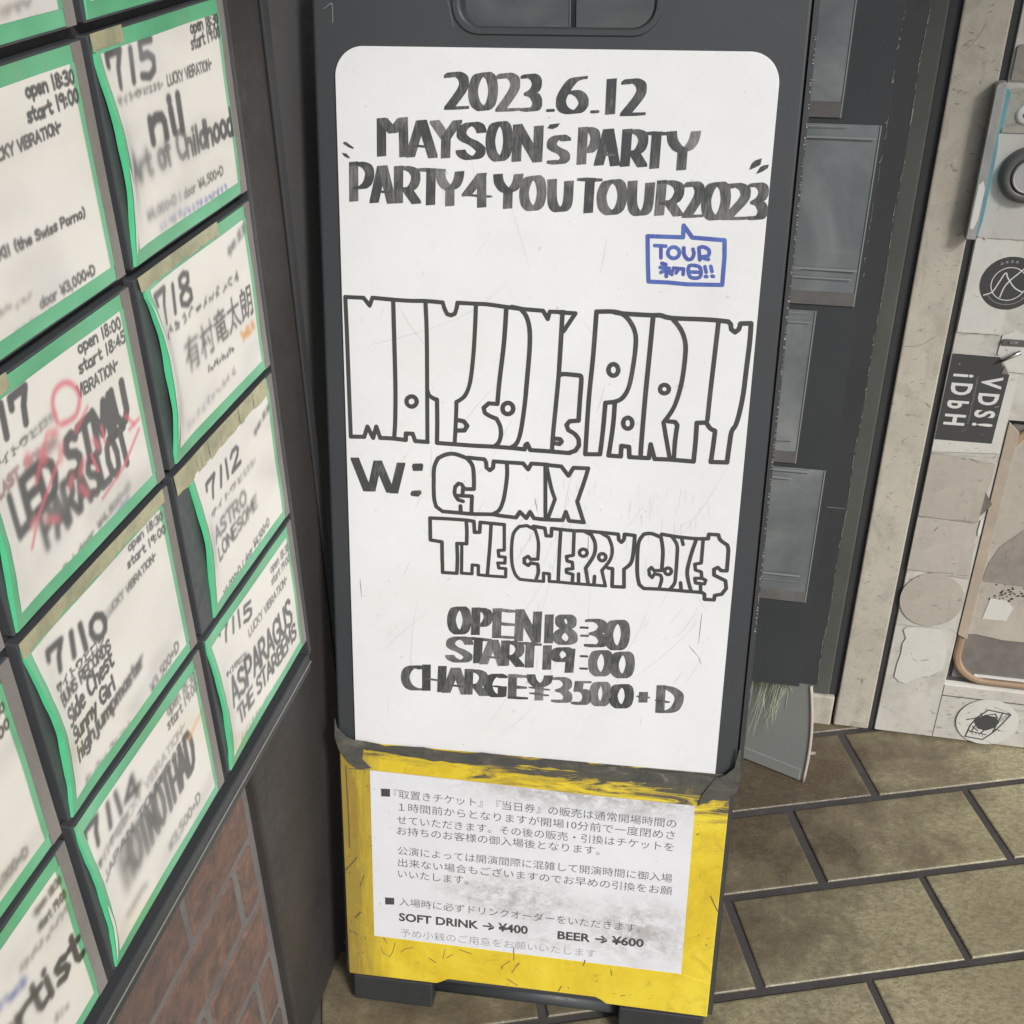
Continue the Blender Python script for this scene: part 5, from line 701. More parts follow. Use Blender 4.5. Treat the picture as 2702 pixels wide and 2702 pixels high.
NIB = {k: G(s) for k, s in {
 '2': '0,9 22,1 55,2 88,12 96,30 82,48 48,71 14,92 2,100c 98,98', '0': OO, 'O': OO,
 '3': '0,6 32,1 74,8 90,24 72,42 28,53c 72,58 96,76 84,93 50,99 0,97', '6': '92,2 50,10 14,42 0,68 10,90 42,100 78,96 100,74 86,52 56,42 24,46',
 '1': '54,0 46,100', 'M': '2,3 0,100;98,0 100,100;8,4 50,34;52,36 92,2', 'A': '48,0c 2,100;54,0c 100,100;28,70c 84,72',
 'V': '0,2 50,47;100,0 50,47;50,44 48,100', 'Y': '0,2 6,24 26,42 48,50c 50,50;100,0 92,24 74,42 50,50;50,46 49,100',
 'S': '100,22 86,6 52,0 14,12 4,32 24,46 62,56 96,74 84,93 48,100 14,92 0,80', 's': '100,12 60,0 16,14 6,36 36,50 82,62 98,82 66,99 22,98 8,96',
 'N': '4,0 0,100;4,3 96,98;100,3 97,100', 'P': PP, 'R': PP + ';46,60c 100,100', 'T': '0,0c 100,2;52,0c 48,100',
 '4': '66,0 2,66c 100,69;64,0c 66,100', 'U': '0,0 2,56 14,86 44,100 76,94 96,70 100,4', 'E': '2,0c 0,100;0,1c 100,3;2,50c 88,52;0,99c 100,98',
 'H': '2,0c 0,100;100,0c 94,100;2,54c 96,57', 'C': '100,6 62,0 20,14 0,48 14,84 50,100 100,98', 'G': '98,8 60,0 20,14 0,50 16,86 54,100 92,94c 94,56c 40,54',
 'Yen': '0,2 8,22 30,38 50,44;100,0 92,22 72,36 50,44;50,42 49,100;0,52c 100,56;4,76c 96,80', '5': '92,0 26,2c 18,42c 56,38 92,52 94,80 60,99 0,97',
 '+': '0,44c 100,50;52,6c 50,100', 'D': '14,0c 16,99;14,2 56,6 94,26 98,54 80,86 46,99 16,100;0,56c 50,60',
 '8': '52,46 16,30 14,10 50,0 86,10 86,32 52,46 8,64 0,86 46,100 96,88 96,66 52,46', '9': '92,16 58,0 14,10 0,32 18,52 56,54 88,38;94,4c 88,100'}.items()}
tr = random.Random(11)
ink = Ink(-0.00262)
for letters, w in D['nib']:
    th = w*0.26; hw, ht = w/2*0.97, th/2
    nib = [(-hw, -ht-0.05*w), (-hw, ht-0.05*w), (hw, ht+0.05*w), (hw, -ht+0.05*w)]
    for ch, u0, u1, v0, v1 in letters:
        if ch == '-':
            m = (v0+v1)/2; ink.sweep([(u0+1.2, m), (u1-1.2, m+0.4)], [(1.3*math.cos(a*.63), 1.5*math.sin(a*.63)) for a in range(10)], tr.uniform(.2, .5)); continue
        thin = ch in ('+',)
        for secs in NIB[ch]:
            tone = min(1, max(0, tr.gauss(0.5, 0.13)))
            for sec in secs:
                if len(sec) < 2: continue
                q = [(u0 + hw + x/100*max(0.1, (u1-u0-2*hw)), v0 - ht - y/100*(v0-v1-2*ht)) for x, y in sec]
                nb_ = nib
                if ch == '+' or (ch in 'HADG4' and len(sec) == 2 and abs(sec[0][1]-sec[1][1]) < 12) or (ch == 'Yen' and abs(sec[0][1]-sec[-1][1]) < 8): nb_ = [(x*(0.45), z*0.62) for x, z in nib] if not (ch == '+' and sec[0][1] < 20) else nib
                if ch == '+' and sec[0][1] < 20: q = [((u0+u1)/2, v0-ht), ((u0+u1)/2, v1+ht)]
                if len(q) > 2: q = spline(q, 8, sec[0] == sec[-1])
                else: q = [tuple(q[0][c] + (q[1][c]-q[0][c])*i/2 for c in (0, 1)) for i in range(3)]
                ink.sweep(q, nb_, tone)
wn2 = D['wn']; nib = [(-wn2/2, -1.2), (-wn2/2, .8), (wn2/2, 1.4), (wn2/2, -.7)]
for q in D['w']: ink.sweep(q, nib, 0.35)
for q in D['blob']: ink.poly(q, tr.uniform(.2, .45))
ink.done('marker_lettering', M['ink'], wb)
line = Ink(-0.00262)
def pen(d, n=10, sx_=1.0): return [(d/2*sx_*math.cos(2*math.pi*i/n), d/2*math.sin(2*math.pi*i/n)) for i in range(n)]
for key, d in (('o1', 5.0), ('o2', 4.7), ('o3', 4.3)):
    for st in D[key]:
        w = d*tr.uniform(0.94, 1.06)
        line.sweep(cornered(st, 4, 34 if len(st) < 30 or True else 34) if len(st) < 18 or st[0] != st[-1] else cornered(st, 4, 60), pen(w), tr.uniform(.35, .6))
line.done('outlined_lettering', M['inkline'], wb)
bub = Ink(-0.00262)
for st in D['bub']: bub.sweep([tuple(p) for p in st], pen(4.6), 0.5)
for st in D['bubt']: bub.sweep(spline(st, 4, st[0] == st[-1]) if len(st) > 4 else [tuple(p) for p in st], pen(4.0), tr.uniform(.3, .7))
bub.done('speech_bubble', M['inkblue'], wb)
sc1, sc2 = MB(), MB(); k = 0
def scratch(mb, x0, z0, x1, z1, w, bend=0.0):
    global k
    n = 6; dx, dz = x1-x0, z1-z0; L = math.hypot(dx, dz); nx_, nz_ = -dz/L, dx/L; pp = []
    for i in range(n+1):
        t = i/n; o_ = bend*math.sin(math.pi*t); ww = w*(0.3 + 0.7*math.sin(math.pi*min(0.95, t+0.05)))/2
        cx, cz = x0 + dx*t + nx_*o_, z0 + dz*t + nz_*o_; pp.append(((cx + nx_*ww, cz + nz_*ww), (cx - nx_*ww, cz - nz_*ww)))
    y = -0.00256 - (k % 9)*0.000005; k += 1
    for i in range(n): mb.face([(pp[i][1][0], y, pp[i][1][1]), (pp[i+1][1][0], y, pp[i+1][1][1]), (pp[i+1][0][0], y, pp[i+1][0][1]), (pp[i][0][0], y, pp[i][0][1])])
sr = random.Random(5)
for _ in range(70):
    x, z = sr.uniform(0.03, 0.44), sr.uniform(-0.77, -0.42) if sr.random() < 0.85 else sr.uniform(-0.4, -0.02)
    a = sr.choice((R(62), R(62), R(55), R(88), R(118))) + sr.gauss(0, 0.12); l = sr.choice((0.012, 0.02, 0.035, 0.06, 0.10))*sr.uniform(.6, 1.3)
    x1, z1 = x + l*math.cos(a), z + l*math.sin(a)
    if 0.01 < x1 < 0.44 and z1 < -0.01: scratch(sc1, x, z, x1, z1, sr.choice((0.0005, 0.0006, 0.0008)), sr.gauss(0, l*0.03))
for _ in range(55):
    x, z = sr.uniform(0.2, 0.42), sr.uniform(-0.56, -0.43); l = sr.uniform(0.004, 0.02); scratch(sc1, x, z, x + sr.gauss(0, .0004), z - l, 0.0006)
scratch(sc1, 0.030, -0.292, 0.130, -0.258, 0.0007, -0.002); scratch(sc1, 0.129, -0.258, 0.178, -0.222, 0.0007, -0.003)
for (x0, z0, x1, z1) in ((0.0120, -0.575, 0.0135, -0.600), (0.406, -0.628, 0.418, -0.641), (0.418, -0.641, 0.4225, -0.651), (0.418, -0.585, 0.417, -0.625), (0.283, -0.5, 0.2835, -0.53), (0.22, -0.458, 0.2235, -0.475)): scratch(sc2, x0, z0, x1, z1, 0.0009)
for _ in range(60):
    x, z = sr.uniform(0.01, 0.44), sr.uniform(-0.79, -0.02); scratch(sc2, x, z, x + sr.uniform(0.0004, 0.0018), z - sr.uniform(0.0002, 0.0015), sr.uniform(0.0004, 0.0009))
attach(wb, sc1, M['scratch']); attach(wb, sc2, M['scratchdark'])

# yellow lower panel ------------------------------------------------
yp = thing_base = obj('lower_panel', MB().prism([(-0.0205, -0.800), (0.4700, -0.796), (0.4683, -1.165), (0.335, -1.164), (0.322, -1.155), (0.120, -1.156), (0.105, -1.165), (-0.0172, -1.166)], -0.0030, -0.0004), M['yellow'], sign, bevel=0.0006)
def strip(pts, y): return MB().prism(pts, y - 0.0012, -0.0031)
obj('yellow_tape', strip([(-0.0200, -0.815), (0.0235, -0.815), (0.0240, -1.100), (-0.0178, -1.1640)], -0.0036), M['yellow'], yp, bevel=0.0006)
obj('yellow_tape', strip([(0.4255, -0.815), (0.4690, -0.815), (0.4680, -1.108), (0.4255, -1.100)], -0.0037), M['yellow'], yp, bevel=0.0006)
obj('yellow_tape', strip([(-0.0165, -1.096), (0.4270, -1.0985), (0.4675, -1.1075), (0.4672, -1.160), (0.336, -1.160), (0.32, -1.153), (0.12, -1.153), (0.103, -1.161), (-0.0165, -1.162)], -0.0042), M['yellow'], yp, bevel=0.0006)
obj('yellow_tape', strip([(-0.0195, -0.808), (0.4685, -0.806), (0.4680, -0.8415), (0.300, -0.8425), (0.150, -0.8395), (-0.0190, -0.8380)], -0.0042), M['yellow'], yp, bevel=0.0006)
gt = MB(); top, bot = [], []
for i in range(41):
    x = -0.0215 + 0.4925*i/40
    top.append((x, -0.7985 + 0.0015*math.sin(i*0.9) + rnd.uniform(-.0012, .0012) + (0.004 if i == 0 else 0))); bot.append((x, -0.8115 + 0.003*math.sin(i*0.31 + 1) + rnd.uniform(-.0018, .0018)))
for i in range(40): gt.prism([top[i], top[i+1], bot[i+1], bot[i]], -0.0060 - 0.0003*(i % 2), -0.0050)
gp = obj('cloth_tape', gt, M['gaff'], yp)
gl, gl2 = MB(), MB()
gl.prism([(-0.0245, -0.766), (-0.0215, -0.780), (-0.0100, -0.792), (0.006, -0.798), (0.012, -0.806), (0.010, -0.822), (0.0215, -0.834), (0.004, -0.838), (-0.0085, -0.829), (-0.0205, -0.812), (-0.0255, -0.794)], -0.0074, -0.0062)
gl2.prism([(0.4750, -0.757), (0.4768, -0.757), (0.4782, -0.778), (0.4800, -0.792), (0.4778, -0.815), (0.470, -0.826), (0.452, -0.829), (0.432, -0.841), (0.4355, -0.826), (0.4465, -0.806), (0.4500, -0.800), (0.4620, -0.794), (0.4715, -0.783)], -0.0074, -0.0062)
obj('tape_corner', gl, M['gaff'], yp, bevel=0.0004); obj('tape_corner', gl2, M['gaff'], yp, bevel=0.0004)
nt = obj('notice_sheet', MB().prism([(0.0190, -0.8385), (0.4290, -0.8428), (0.4297, -1.1000), (0.0192, -1.0985)], -0.0050, -0.0044), M['notice'], yp)
def place_text(s, x0, x1, z0, z1, h, y, m, offset=0.0, bold=False):
    me = text_mesh(s, offset)
    P = np.array([v.co for v in me.vertices]); lo, hi = P[:, :2].min(0), P[:, :2].max(0)
    kx = (x1-x0)/(hi[0]-lo[0]); n = len(s)
    cyz = 0.34
    Xn = x0 + (P[:, 0]-lo[0])*kx; Zn = z0 + (z1-z0)*(Xn-x0)/(x1-x0) + (P[:, 1]-cyz)*h
    me.vertices.foreach_set('co', np.stack([Xn, np.full_like(Xn, y), Zn], 1).astype(np.float32).ravel()); me.update()
    return me
def join(ms):
    mb = MB()
    for me in ms: mb.add([v.co for v in me.vertices], [tuple(p.vertices) for p in me.polygons]); bpy.data.meshes.remove(me)
    return mb
for i, (s, x0, z0, x1, z1, kind) in enumerate(D['note']):
    me = place_text(s, x0*.001, x1*.001, z0*.001, z1*.001, 0.0142 if kind != 1 else 0.0175, -0.00510 - 0.00001*(i % 3), None, {0: -0.002, 1: 0.030, 2: -0.002}[kind])
    obj('text_line', me, (M['print'], M['printbold'], M['printfaint'])[kind], yp)
for q in D['sq']: obj('bullet_square', MB().prism([(x*.001, z*.001) for x, z in q], -0.00509, -0.0047), M['printbold'], yp)
ym = MB(); k = 0
for q in D['ymark']:
    w = tr.uniform(0.0007, 0.0013)
    for a, b in zip(q[:-1], q[1:]):
        h = hull([(round(p[0]*.001 + w*.5*math.cos(t*.785), 6), round(p[1]*.001 + w*.5*math.sin(t*.785), 6)) for p in (a, b) for t in range(8)])
        y = -0.00562 - (k % 7)*0.00001; k += 1; ym.face([(x, y, z) for x, z in h])
for _ in range(38):
    x, z = rnd.choice([(rnd.uniform(-0.018, 0.018), rnd.uniform(-1.16, -0.84)), (rnd.uniform(0.43, 0.466), rnd.uniform(-1.15, -0.84)), (rnd.uniform(0, 0.46), rnd.uniform(-1.152, -1.102))])
    a = rnd.uniform(0, 3.1); l = rnd.uniform(0.0008, 0.005); w = rnd.uniform(0.0003, 0.0008); y = -0.00562 - (k % 7)*0.00001; k += 1
    c, s_ = math.cos(a), math.sin(a); ym.face([(x - s_*w, y, z + c*w), (x, y, z - 0.0), (x + c*l, y, z + s_*l), (x + c*l*.5 - s_*w*1.4, y, z + s_*l*.5 + c*w*1.4)])
attach(yp, ym, M['cutmark'])

# ------------------------------------------------------------------ board of clear pockets behind the sign
PB = frame(NW, EU, Vector((0, 0, 1)), EU * 1.45)
pb = thing('pocket_board', 'black board of rows of clear plastic pockets behind the folding sign', 'display board', PB, (-0.13, 0.01, 0.22))
pb1 = obj('backing', MB().box(-0.455, 0.1812, 0.004, 0.030, 0.229, 1.9), M['black_flat'], pb, bevel=0.001)
pb2 = obj('front_sheet', MB().box(-0.455, 0.1535, -0.0015, 0.0036, 0.2265, 1.9), M['black'], pb)
def chips(x, y, z0, z1, dens, wmax, lean=0.0):
    mb = MB(); z = z0; rr = random.Random(int(x*1000))
    while z < z1:
        l = rr.uniform(0.0008, 0.009)*rr.choice((0.6, 1, 1, 1.8))
        if rr.random() < dens:
            w = rr.uniform(0.0003, wmax); xx = x + rr.uniform(-.0004, .0004) + 0.0012*math.sin(z*37)
            mb.face([(xx - w, y, z), (xx + w*0.6, y, z + 0.0006), (xx + w*rr.uniform(.3, 1), y, z + l), (xx - w*rr.uniform(.2, .8), y, z + l*0.9)])
        z += l*rr.uniform(0.75, 1.3)
    for _ in range(14):
        zz = rr.uniform(z0, z1); w = rr.uniform(.0008, .0026); mb.face([(x - w, y-.0001, zz), (x + rr.uniform(-.001, .001), y-.0001, zz + w*.4), (x + w*.3, y-.0001, zz + w*1.6), (x - w*.6, y-.0001, zz + w*1.2)])
    return mb
attach(pb1, chips(0.1804, 0.0032, 0.24, 1.3, 0.62, 0.0008), M['chip'])
attach(pb2, chips(0.1531, -0.0022, 0.90, 1.3, 0.45, 0.0005), M['chip'])
attach(pb1, MB().box(0.150, 0.1790, 0.0028, 0.0036, 0.5545, 0.5553), M['chip'])
def pocket(x0, x1, z0, z1, seed):
    rr = random.Random(seed); nx_, nz_ = 14, 10; mb = MB()
    def pt(i, j):
        x = x0 + (x1-x0)*i/nx_; zz = z0 + (z1-z0)*j/nz_; e = math.sin(math.pi*i/nx_)*math.sin(math.pi*j/nz_)
        return (x, -0.0030 - 0.004*e*(0.6 + 0.4*math.sin(i*0.8 + seed)), zz)
    mb.add([pt(i, j) for j in range(nz_+1) for i in range(nx_+1)], [(j*(nx_+1)+i, j*(nx_+1)+i+1, (j+1)*(nx_+1)+i+1, (j+1)*(nx_+1)+i) for j in range(nz_) for i in range(nx_)])
    p = obj('pocket', mb, M['pocket'], pb, smooth=True)
    w = MB()
    for zz in (z1 - 0.0035, z1 - 0.016, z0 + 0.036, z0 + 0.048):
        a_ = x0 + rr.uniform(0.002, 0.03); b_ = x1 - rr.uniform(0.003, 0.05)
        w.add([(a_, -0.0072, zz), (b_, -0.0066, zz + rr.uniform(-.002, .002)), (b_, -0.0066, zz + rr.uniform(0.0012, 0.0022)), (a_, -0.0072, zz + rr.uniform(0.0012, 0.0030))], [(0, 1, 2, 3)])
    for _ in range(3):                     # pale streaks that paint reflections onto the film
        cx, cz = rr.uniform(x0 + 0.2*(x1-x0), x1 - 0.03), rr.uniform(z0 + 0.03, z1 - 0.06); l = rr.uniform(0.02, 0.05); k_ = rr.uniform(-0.012, 0.012)
        p_ = [(cx + l*q/6 - l/2, cz + k_*math.sin(q*.5) + 0.004*q/6) for q in range(7)]
        for q in range(6): w.face([(p_[q][0], -0.0078, p_[q][1]), (p_[q+1][0], -0.0078, p_[q+1][1]), (p_[q+1][0], -0.0078, p_[q+1][1] + 0.0011*(1 - abs(q-2)/4)), (p_[q][0], -0.0078, p_[q][1] + 0.0011*(1 - abs(q-3)/4))])
    w.box(x1 - 0.0016, x1, -0.0042, -0.0032, z0, z1)
    obj('weld_and_reflection', w, M['pocketband'], p)
    obj('brown_strip', MB().box(x0, x1 - 0.0005, -0.0039, -0.0030, z0, z0 + 0.018), M['pocketstrip'], p)
for n, (x0, x1, z0, z1) in enumerate(((-0.2205, 0.1000, 1.094, 1.320), (-0.452, -0.2270, 1.094, 1.320), (-0.165, 0.1480, 0.860, 1.0865), (-0.452, -0.172, 0.860, 1.0865), (-0.2205, 0.1022, 0.625, 0.851), (-0.452, -0.2270, 0.625, 0.851), (-0.165, 0.1440, 0.390, 0.6175), (-0.452, -0.172, 0.390, 0.6175))): pocket(x0, x1, z0, z1, n + 3)

# grey sheet leaning behind, dry strands hanging in front of it
ga, gb = Vector((0.4857, 1.4049, 0)), Vector((0.3937, 1.4650, 0)); gd = (gb-ga).normalized()
GF = frame(-gd, gd.cross(Vector((0, 0, 1))) * -1 if gd.cross(Vector((0, 0, 1))).y < 0 else gd.cross(Vector((0, 0, 1))), Vector((0, 0, 1)), ga)
gs = thing('grey_sheet', 'grey plastic sheet with a pale bent edge standing on the tiles behind the sign', 'board', GF, (-0.08, 0, 0))
gm = MB(); N = 12
def gp_(i, y): z_ = 0.002 + 0.203*i/N; return z_, 0.007*math.sin(math.pi*min(1, z_/0.205)) - 0.012*z_/0.2
pr = [gp_(i, 0) for i in range(N+1)]
for i in range(N):
    for (y0, y1) in ((0.0, 0.004),):
        gm.add([(-0.17, y0, pr[i][0]), (pr[i][1], y0, pr[i][0]), (pr[i+1][1], y0, pr[i+1][0]), (-0.17, y0, pr[i+1][0]), (-0.17, y1, pr[i][0]), (pr[i][1], y1, pr[i][0]), (pr[i+1][1], y1, pr[i+1][0]), (-0.17, y1, pr[i+1][0])], [(0,1,2,3),(7,6,5,4),(1,5,6,2),(0,3,7,4)])
obj('sheet_face', gm, M['greyboard'], gs)
obj('edge_band', MB().tube([(p[1] + 0.0022, 0.001, p[0]) for p in pr], 0.0030, 8), M['edgeband'], gs, smooth=True)
obj('lower_lip', MB().box(-0.168, -0.004, -0.0022, -0.0003, 0.004, 0.028), M['greyboard'], gs, bevel=0.0008)
st = MB(); sr = random.Random(21)
for i in range(58):
    x = sr.uniform(0.070, 0.150); y = 0.033 + sr.uniform(0, 0.012); L = sr.uniform(0.03, 0.15) * (1.3 - 0.7*(x-0.07)/0.08); pts = []; dx = 0.0; sl = sr.gauss(-0.010, 0.010); wv, ph = sr.uniform(0.0008, 0.0030), sr.uniform(0, 6)
    for j in range(12):
        t = j/11; pts.append((x + sl*t*t + wv*math.sin(ph + 7*t), y + 0.003*math.sin(ph*2 + 4*t), 0.236 - (0.02 + L)*t))
    r_ = sr.uniform(0.00040, 0.00075); st.tube(pts, [r_*(1 - 0.6*j/11) for j in range(12)], 5)
tag(obj('dry_strands', st, M['straw'], fr=PB, smooth=True), 'bunch of thin pale green dry strands hanging below the pocket board', 'dried grass')

# ------------------------------------------------------------------ door and frame on the right
df = thing('door_frame', 'worn beige steel door frame beside the white stickered door', 'door frame', DOOR, (0.272, 0.05, 0))
jm = obj('jamb', MB().box(0.2420, 0.3020, 0.0, 0.14, 0.003, 2.3), M['jamb'], df, bevel=0.0025)
obj('seal', MB().box(0.3022, 0.3120, 0.0045, 0.10, 0.001, 2.3), M['black_flat'], df)
crk = MB(); k = 0
def crackline(mb, pts, w, y):
    global k
    for a, b in zip(pts[:-1], pts[1:]):
        h = hull([(round(p[0] + w*.5*math.cos(t*.785), 6), round(p[1] + w*.5*math.sin(t*.785), 6)) for p in (a, b) for t in range(8)]); yy = y - (k % 7)*0.00001; k += 1
        mb.face([(x, yy, z) for x, z in h])
crackline(crk, [(0.2440, 0.7360), (0.2600, 0.7375), (0.2720, 0.7420), (0.2860, 0.7550)], 0.0007, -0.0003)
crackline(crk, [(0.2520, 1.1430), (0.2600, 1.1490), (0.2680, 1.1620), (0.2740, 1.1760)], 0.0006, -0.0003)
for _ in range(110):
    x, z_ = rnd.uniform(0.2445, 0.300), rnd.uniform(0.02, 1.2); a = rnd.uniform(-.5, .7); l = rnd.uniform(0.001, 0.007)
    crackline(crk, [(x, z_), (min(0.3005, x + l*math.cos(a)), z_ + l*math.sin(a))], rnd.uniform(0.0004, 0.0011), -0.0003)
attach(jm, crk, speckled('jamb_scuff', (0.27, 0.24, 0.20), 0.2, 60, 0.7, 0, 10))

dr = thing('door', 'off-white metal door covered in worn stickers with a rounded window', 'door', DOOR, (0.7, 0.02, 0.003))
WX0, WX1, WZ0, WZ1, WR = 0.4125, 1.02, 0.1230, 0.6300, 0.060
leaf = rrect(0.3126, 1.16, 0.0035, 2.2, 0.002, 1)
win = [(WX0, WZ0), (WX1, WZ0), (WX1, WZ1), (WX0, WZ1)]
lf_ = obj('door_leaf', curve_mesh([leaf, win], 0.019, 0.0012, 0.0200, 1), M['door'], dr)
dk = MB(); k = 0
for _ in range(230):
    x, z_ = rnd.choice(((rnd.uniform(0.3145, 0.410), rnd.uniform(0.01, 1.2)), (rnd.uniform(0.415, 0.60), rnd.uniform(0.008, 0.118)), (rnd.uniform(0.415, 0.60), rnd.uniform(0.635, 0.92))))
    a = rnd.gauss(0.1, 0.6); l = abs(rnd.gauss(0, 0.004)) + 0.0006
    crackline(dk, [(x, z_), (x + l*.5*math.cos(a), z_ + l*.5*math.sin(a) + rnd.gauss(0, .0004)), (x + l*math.cos(a), z_ + l*math.sin(a))], rnd.choice((0.0004, 0.0005, 0.0008, 0.0014)), -0.0018)
for (x0, x1, zz) in ((0.3135, 0.409, 0.2405), (0.3135, 0.374, 0.7630), (0.3150, 0.44, 0.9025), (0.3135, 0.402, 0.5665), (0.3135, 0.402, 0.4520), (0.3130, 0.405, 0.3515)):      # dirt lines along old sticker edges
    pts_ = [(x0 + (x1-x0)*i/9, zz + rnd.gauss(0, .0007)) for i in range(10)]
    for i in range(9):
        if rnd.random() < 0.8: crackline(dk, pts_[i:i+2], rnd.uniform(0.0003, 0.0008), -0.0018)
attach(lf_, dk, speckled('door_scuff', (0.30, 0.265, 0.22), 0.3, 90, 0.7, 0, 14))
wf = obj('window_back', MB().box(WX0 - 0.004, WX1 + 0.004, 0.0145, 0.0175, WZ0 - 0.004, WZ1 + 0.004), M['gap'], dr)
gas = curve_mesh([rrect(WX0 + 0.0035, WX1 - 0.004, WZ0 + 0.0065, WZ1 - 0.004, WR, 12), rrect(WX0 + 0.0155, WX1 - 0.015, WZ0 + 0.0165, WZ1 - 0.015, WR - 0.009, 12)], 0.005, 0.0038, 0.0072, 3)
obj('window_gasket', gas, M['orange'], dr, smooth=False)
obj('window_trim', MB().prism([(WX0 + 0.0006, 0.232), (WX0 + 0.017, 0.224), (WX0 + 0.0185, 0.612), (WX0 + 0.0006, 0.629)], -0.0012, 0.0005), M['woodtrim'], dr, bevel=0.0008)
gl_ = obj('window_glass', MB().box(WX0 + 0.010, WX1 - 0.01, 0.0105, 0.0135, WZ0 + 0.012, WZ1 - 0.01), M['glass'], dr)
obj('glass_bead', MB().box(WX0 + 0.044, WX1 - 0.04, 0.0072, 0.0100, WZ0 + 0.0190, WZ0 + 0.0235), M['white'], dr)
torn = [(x*.001, z*.001) for x, z in D['torn2']]
obj('window_paper', MB().prism([(WX0 + 0.0155, torn[0][1])] + torn + [(0.66, torn[-1][1]), (0.66, 0.60), (WX0 + 0.0155, 0.60)], 0.0086, 0.0100), M['oldpaper'], dr)
obj('bottom_rail_seam', MB().box(0.4128, 1.155, 0.0004, 0.0009, 0.0985, 0.1000), M['gap'], dr)
obj('stile_seam', MB().box(0.4118, 0.4126, 0.0004, 0.0009, 0.004, 0.1225), M['gap'], dr)
gpz = thing('guard_plate', 'bent steel latch guard plate with a teal painted inner edge on the white door', 'guard plate', DOOR, (0.306, -0.01, 0.905))
obj('plate', curve_mesh([rrect(0.2965, 0.3092, 0.9060, 1.1090, 0.006, 6, '1000')], 0.0095, 0.001, -0.0125, 2), speckled('dull_grey_steel', (0.40, 0.40, 0.385), 0.16, 60, 0.45, 0.15, 12, dirt=(0.26, 0.27, 0.265), dirt_amt=0.7, spots=0.5), gpz)
obj('paint_patch', MB().prism([(0.2985, 0.922), (0.3030, 0.920), (0.3070, 0.934), (0.3078, 0.975), (0.3040, 0.986), (0.2990, 0.980)], -0.0226, -0.0221), M['white'], gpz)
obj('plate_return', MB().prism([(0.3094, 0.9080), (0.3125, 0.9120), (0.3146, 0.930), (0.3150, 1.000), (0.3142, 1.030), (0.3122, 1.046), (0.3158, 1.060), (0.3166, 1.098), (0.3094, 1.104)], -0.0175, -0.0003), M['teal'], gpz, bevel=0.0008)
lk = thing('door_lock', 'round lock with a dark ring and pale cylinder on the white door', 'lock', DOOR, (0.362, -0.01, 0.954))
lat = lambda pts, cx, cz, n=40: None
def lathe(cx, cz, prof, n=44):
    mb = MB(); k_ = len(prof)
    for i in range(n):
        a = 2*math.pi*i/n
        for r_, y in prof: mb.v.append((cx + r_*math.cos(a), y, cz + r_*math.sin(a)))
    for i in range(n):
        for j in range(k_-1):
            p, q = i*k_ + j, ((i+1) % n)*k_ + j; mb.f.append((p, p+1, q+1, q)); mb.m.append(0)
    mb.f.append(tuple(i*k_ + k_ - 1 for i in range(n))); mb.m.append(0)
    return mb
obj('ring', lathe(0.362, 0.991, [(0.0372, -0.0003), (0.0372, -0.006), (0.0345, -0.0125), (0.0290, -0.0150), (0.0240, -0.0140), (0.0228, -0.0080)]), M['ringdark'], lk, smooth=True)
cyl = obj('cylinder', lathe(0.362, 0.991, [(0.0222, -0.0082), (0.0222, -0.0155), (0.0205, -0.0172), (0.0190, -0.0166), (0.0040, -0.0166)]), M['steel'], lk, smooth=False)
obj('keyhole', MB().box(0.3607, 0.3633, -0.01685, -0.0160, 0.986, 0.996), M['gap'], cyl)
# plates and stickers, each laid on the door face
def sticker(name, loops, y, m, label, cat='sticker', thick=0.0007, group=None):
    return tag(obj(name, curve_mesh(loops, thick/2, 0.0, y - thick/2), m, fr=DOOR), label, cat, group)
up = thing('latch_plate', 'grubby grey-brown latch plate with a pale screw above the round lock', 'plate', DOOR, (0.37, -0.001, 1.043))
obj('plate', curve_mesh([rrect(0.3172, 0.420, 1.0435, 1.0985, 0.006, 6, '1000')], 0.0010, 0.0005, -0.0012, 2), speckled('tarnished_plate', (0.46, 0.43, 0.37), 0.15, 60, 0.45, 0.1, 20, dirt=(0.24, 0.215, 0.185), dirt_amt=0.9), up)
obj('screw', lathe(0.3430, 1.0672, [(0.0125, -0.0023), (0.0118, -0.0042), (0.0080, -0.0052), (0.0010, -0.0054)]), M['white'], up, smooth=True)
obj('screw_slot', lathe(0.3430, 1.0672, [(0.0042, -0.0053), (0.0030, -0.0058), (0.0012, -0.0054)]), M['ringdark'], up)
tag(obj('upper_plate', curve_mesh([rrect(0.3158, 0.44, 1.1085, 1.1520, 0.004, 4, '1000')], 0.0012, 0.0005, -0.0014, 2), speckled('dull_upper_plate', (0.36, 0.33, 0.28), 0.18, 60, 0.45, 0.1, 18, dirt=(0.22, 0.2, 0.17), dirt_amt=0.8), fr=DOOR), 'grey-brown metal plate on the door above the latch plate with the screw', 'plate')
sticker('lock_backing', [rrect(0.3150, 0.46, 0.9030, 1.0425, 0.002, 2)], -0.0003, speckled('pale_grey_film', (0.60, 0.58, 0.53), 0.07, 70, 0.4, 0.1, 8, dirt=(0.44, 0.42, 0.37), dirt_amt=0.35, spots=0.35), 'pale grey film on the door round the lock')
sticker('upper_white_film', [rrect(0.3140, 0.374, 0.7640, 0.9025, 0.001, 1), ], -0.0003, M['doorlight'], 'large white film on the door behind the round black logo sticker')
ds = thing('logo_sticker', 'round black sticker with a white ring and crossed white brush strokes', 'sticker', DOOR, (0.369, -0.001, 0.80))
obj('disc', curve_mesh([circle(0.3690, 0.8405, 0.0385)], 0.0004, 0.0, -0.0008), M['inkblack'], ds)
lg = Ink(-0.00128); 
lg.sweep([(369 + 23.2*math.cos(a*math.pi/20), 839.8 + 23.8*math.sin(a*math.pi/20)) for a in range(41)], pen(1.2), .5)
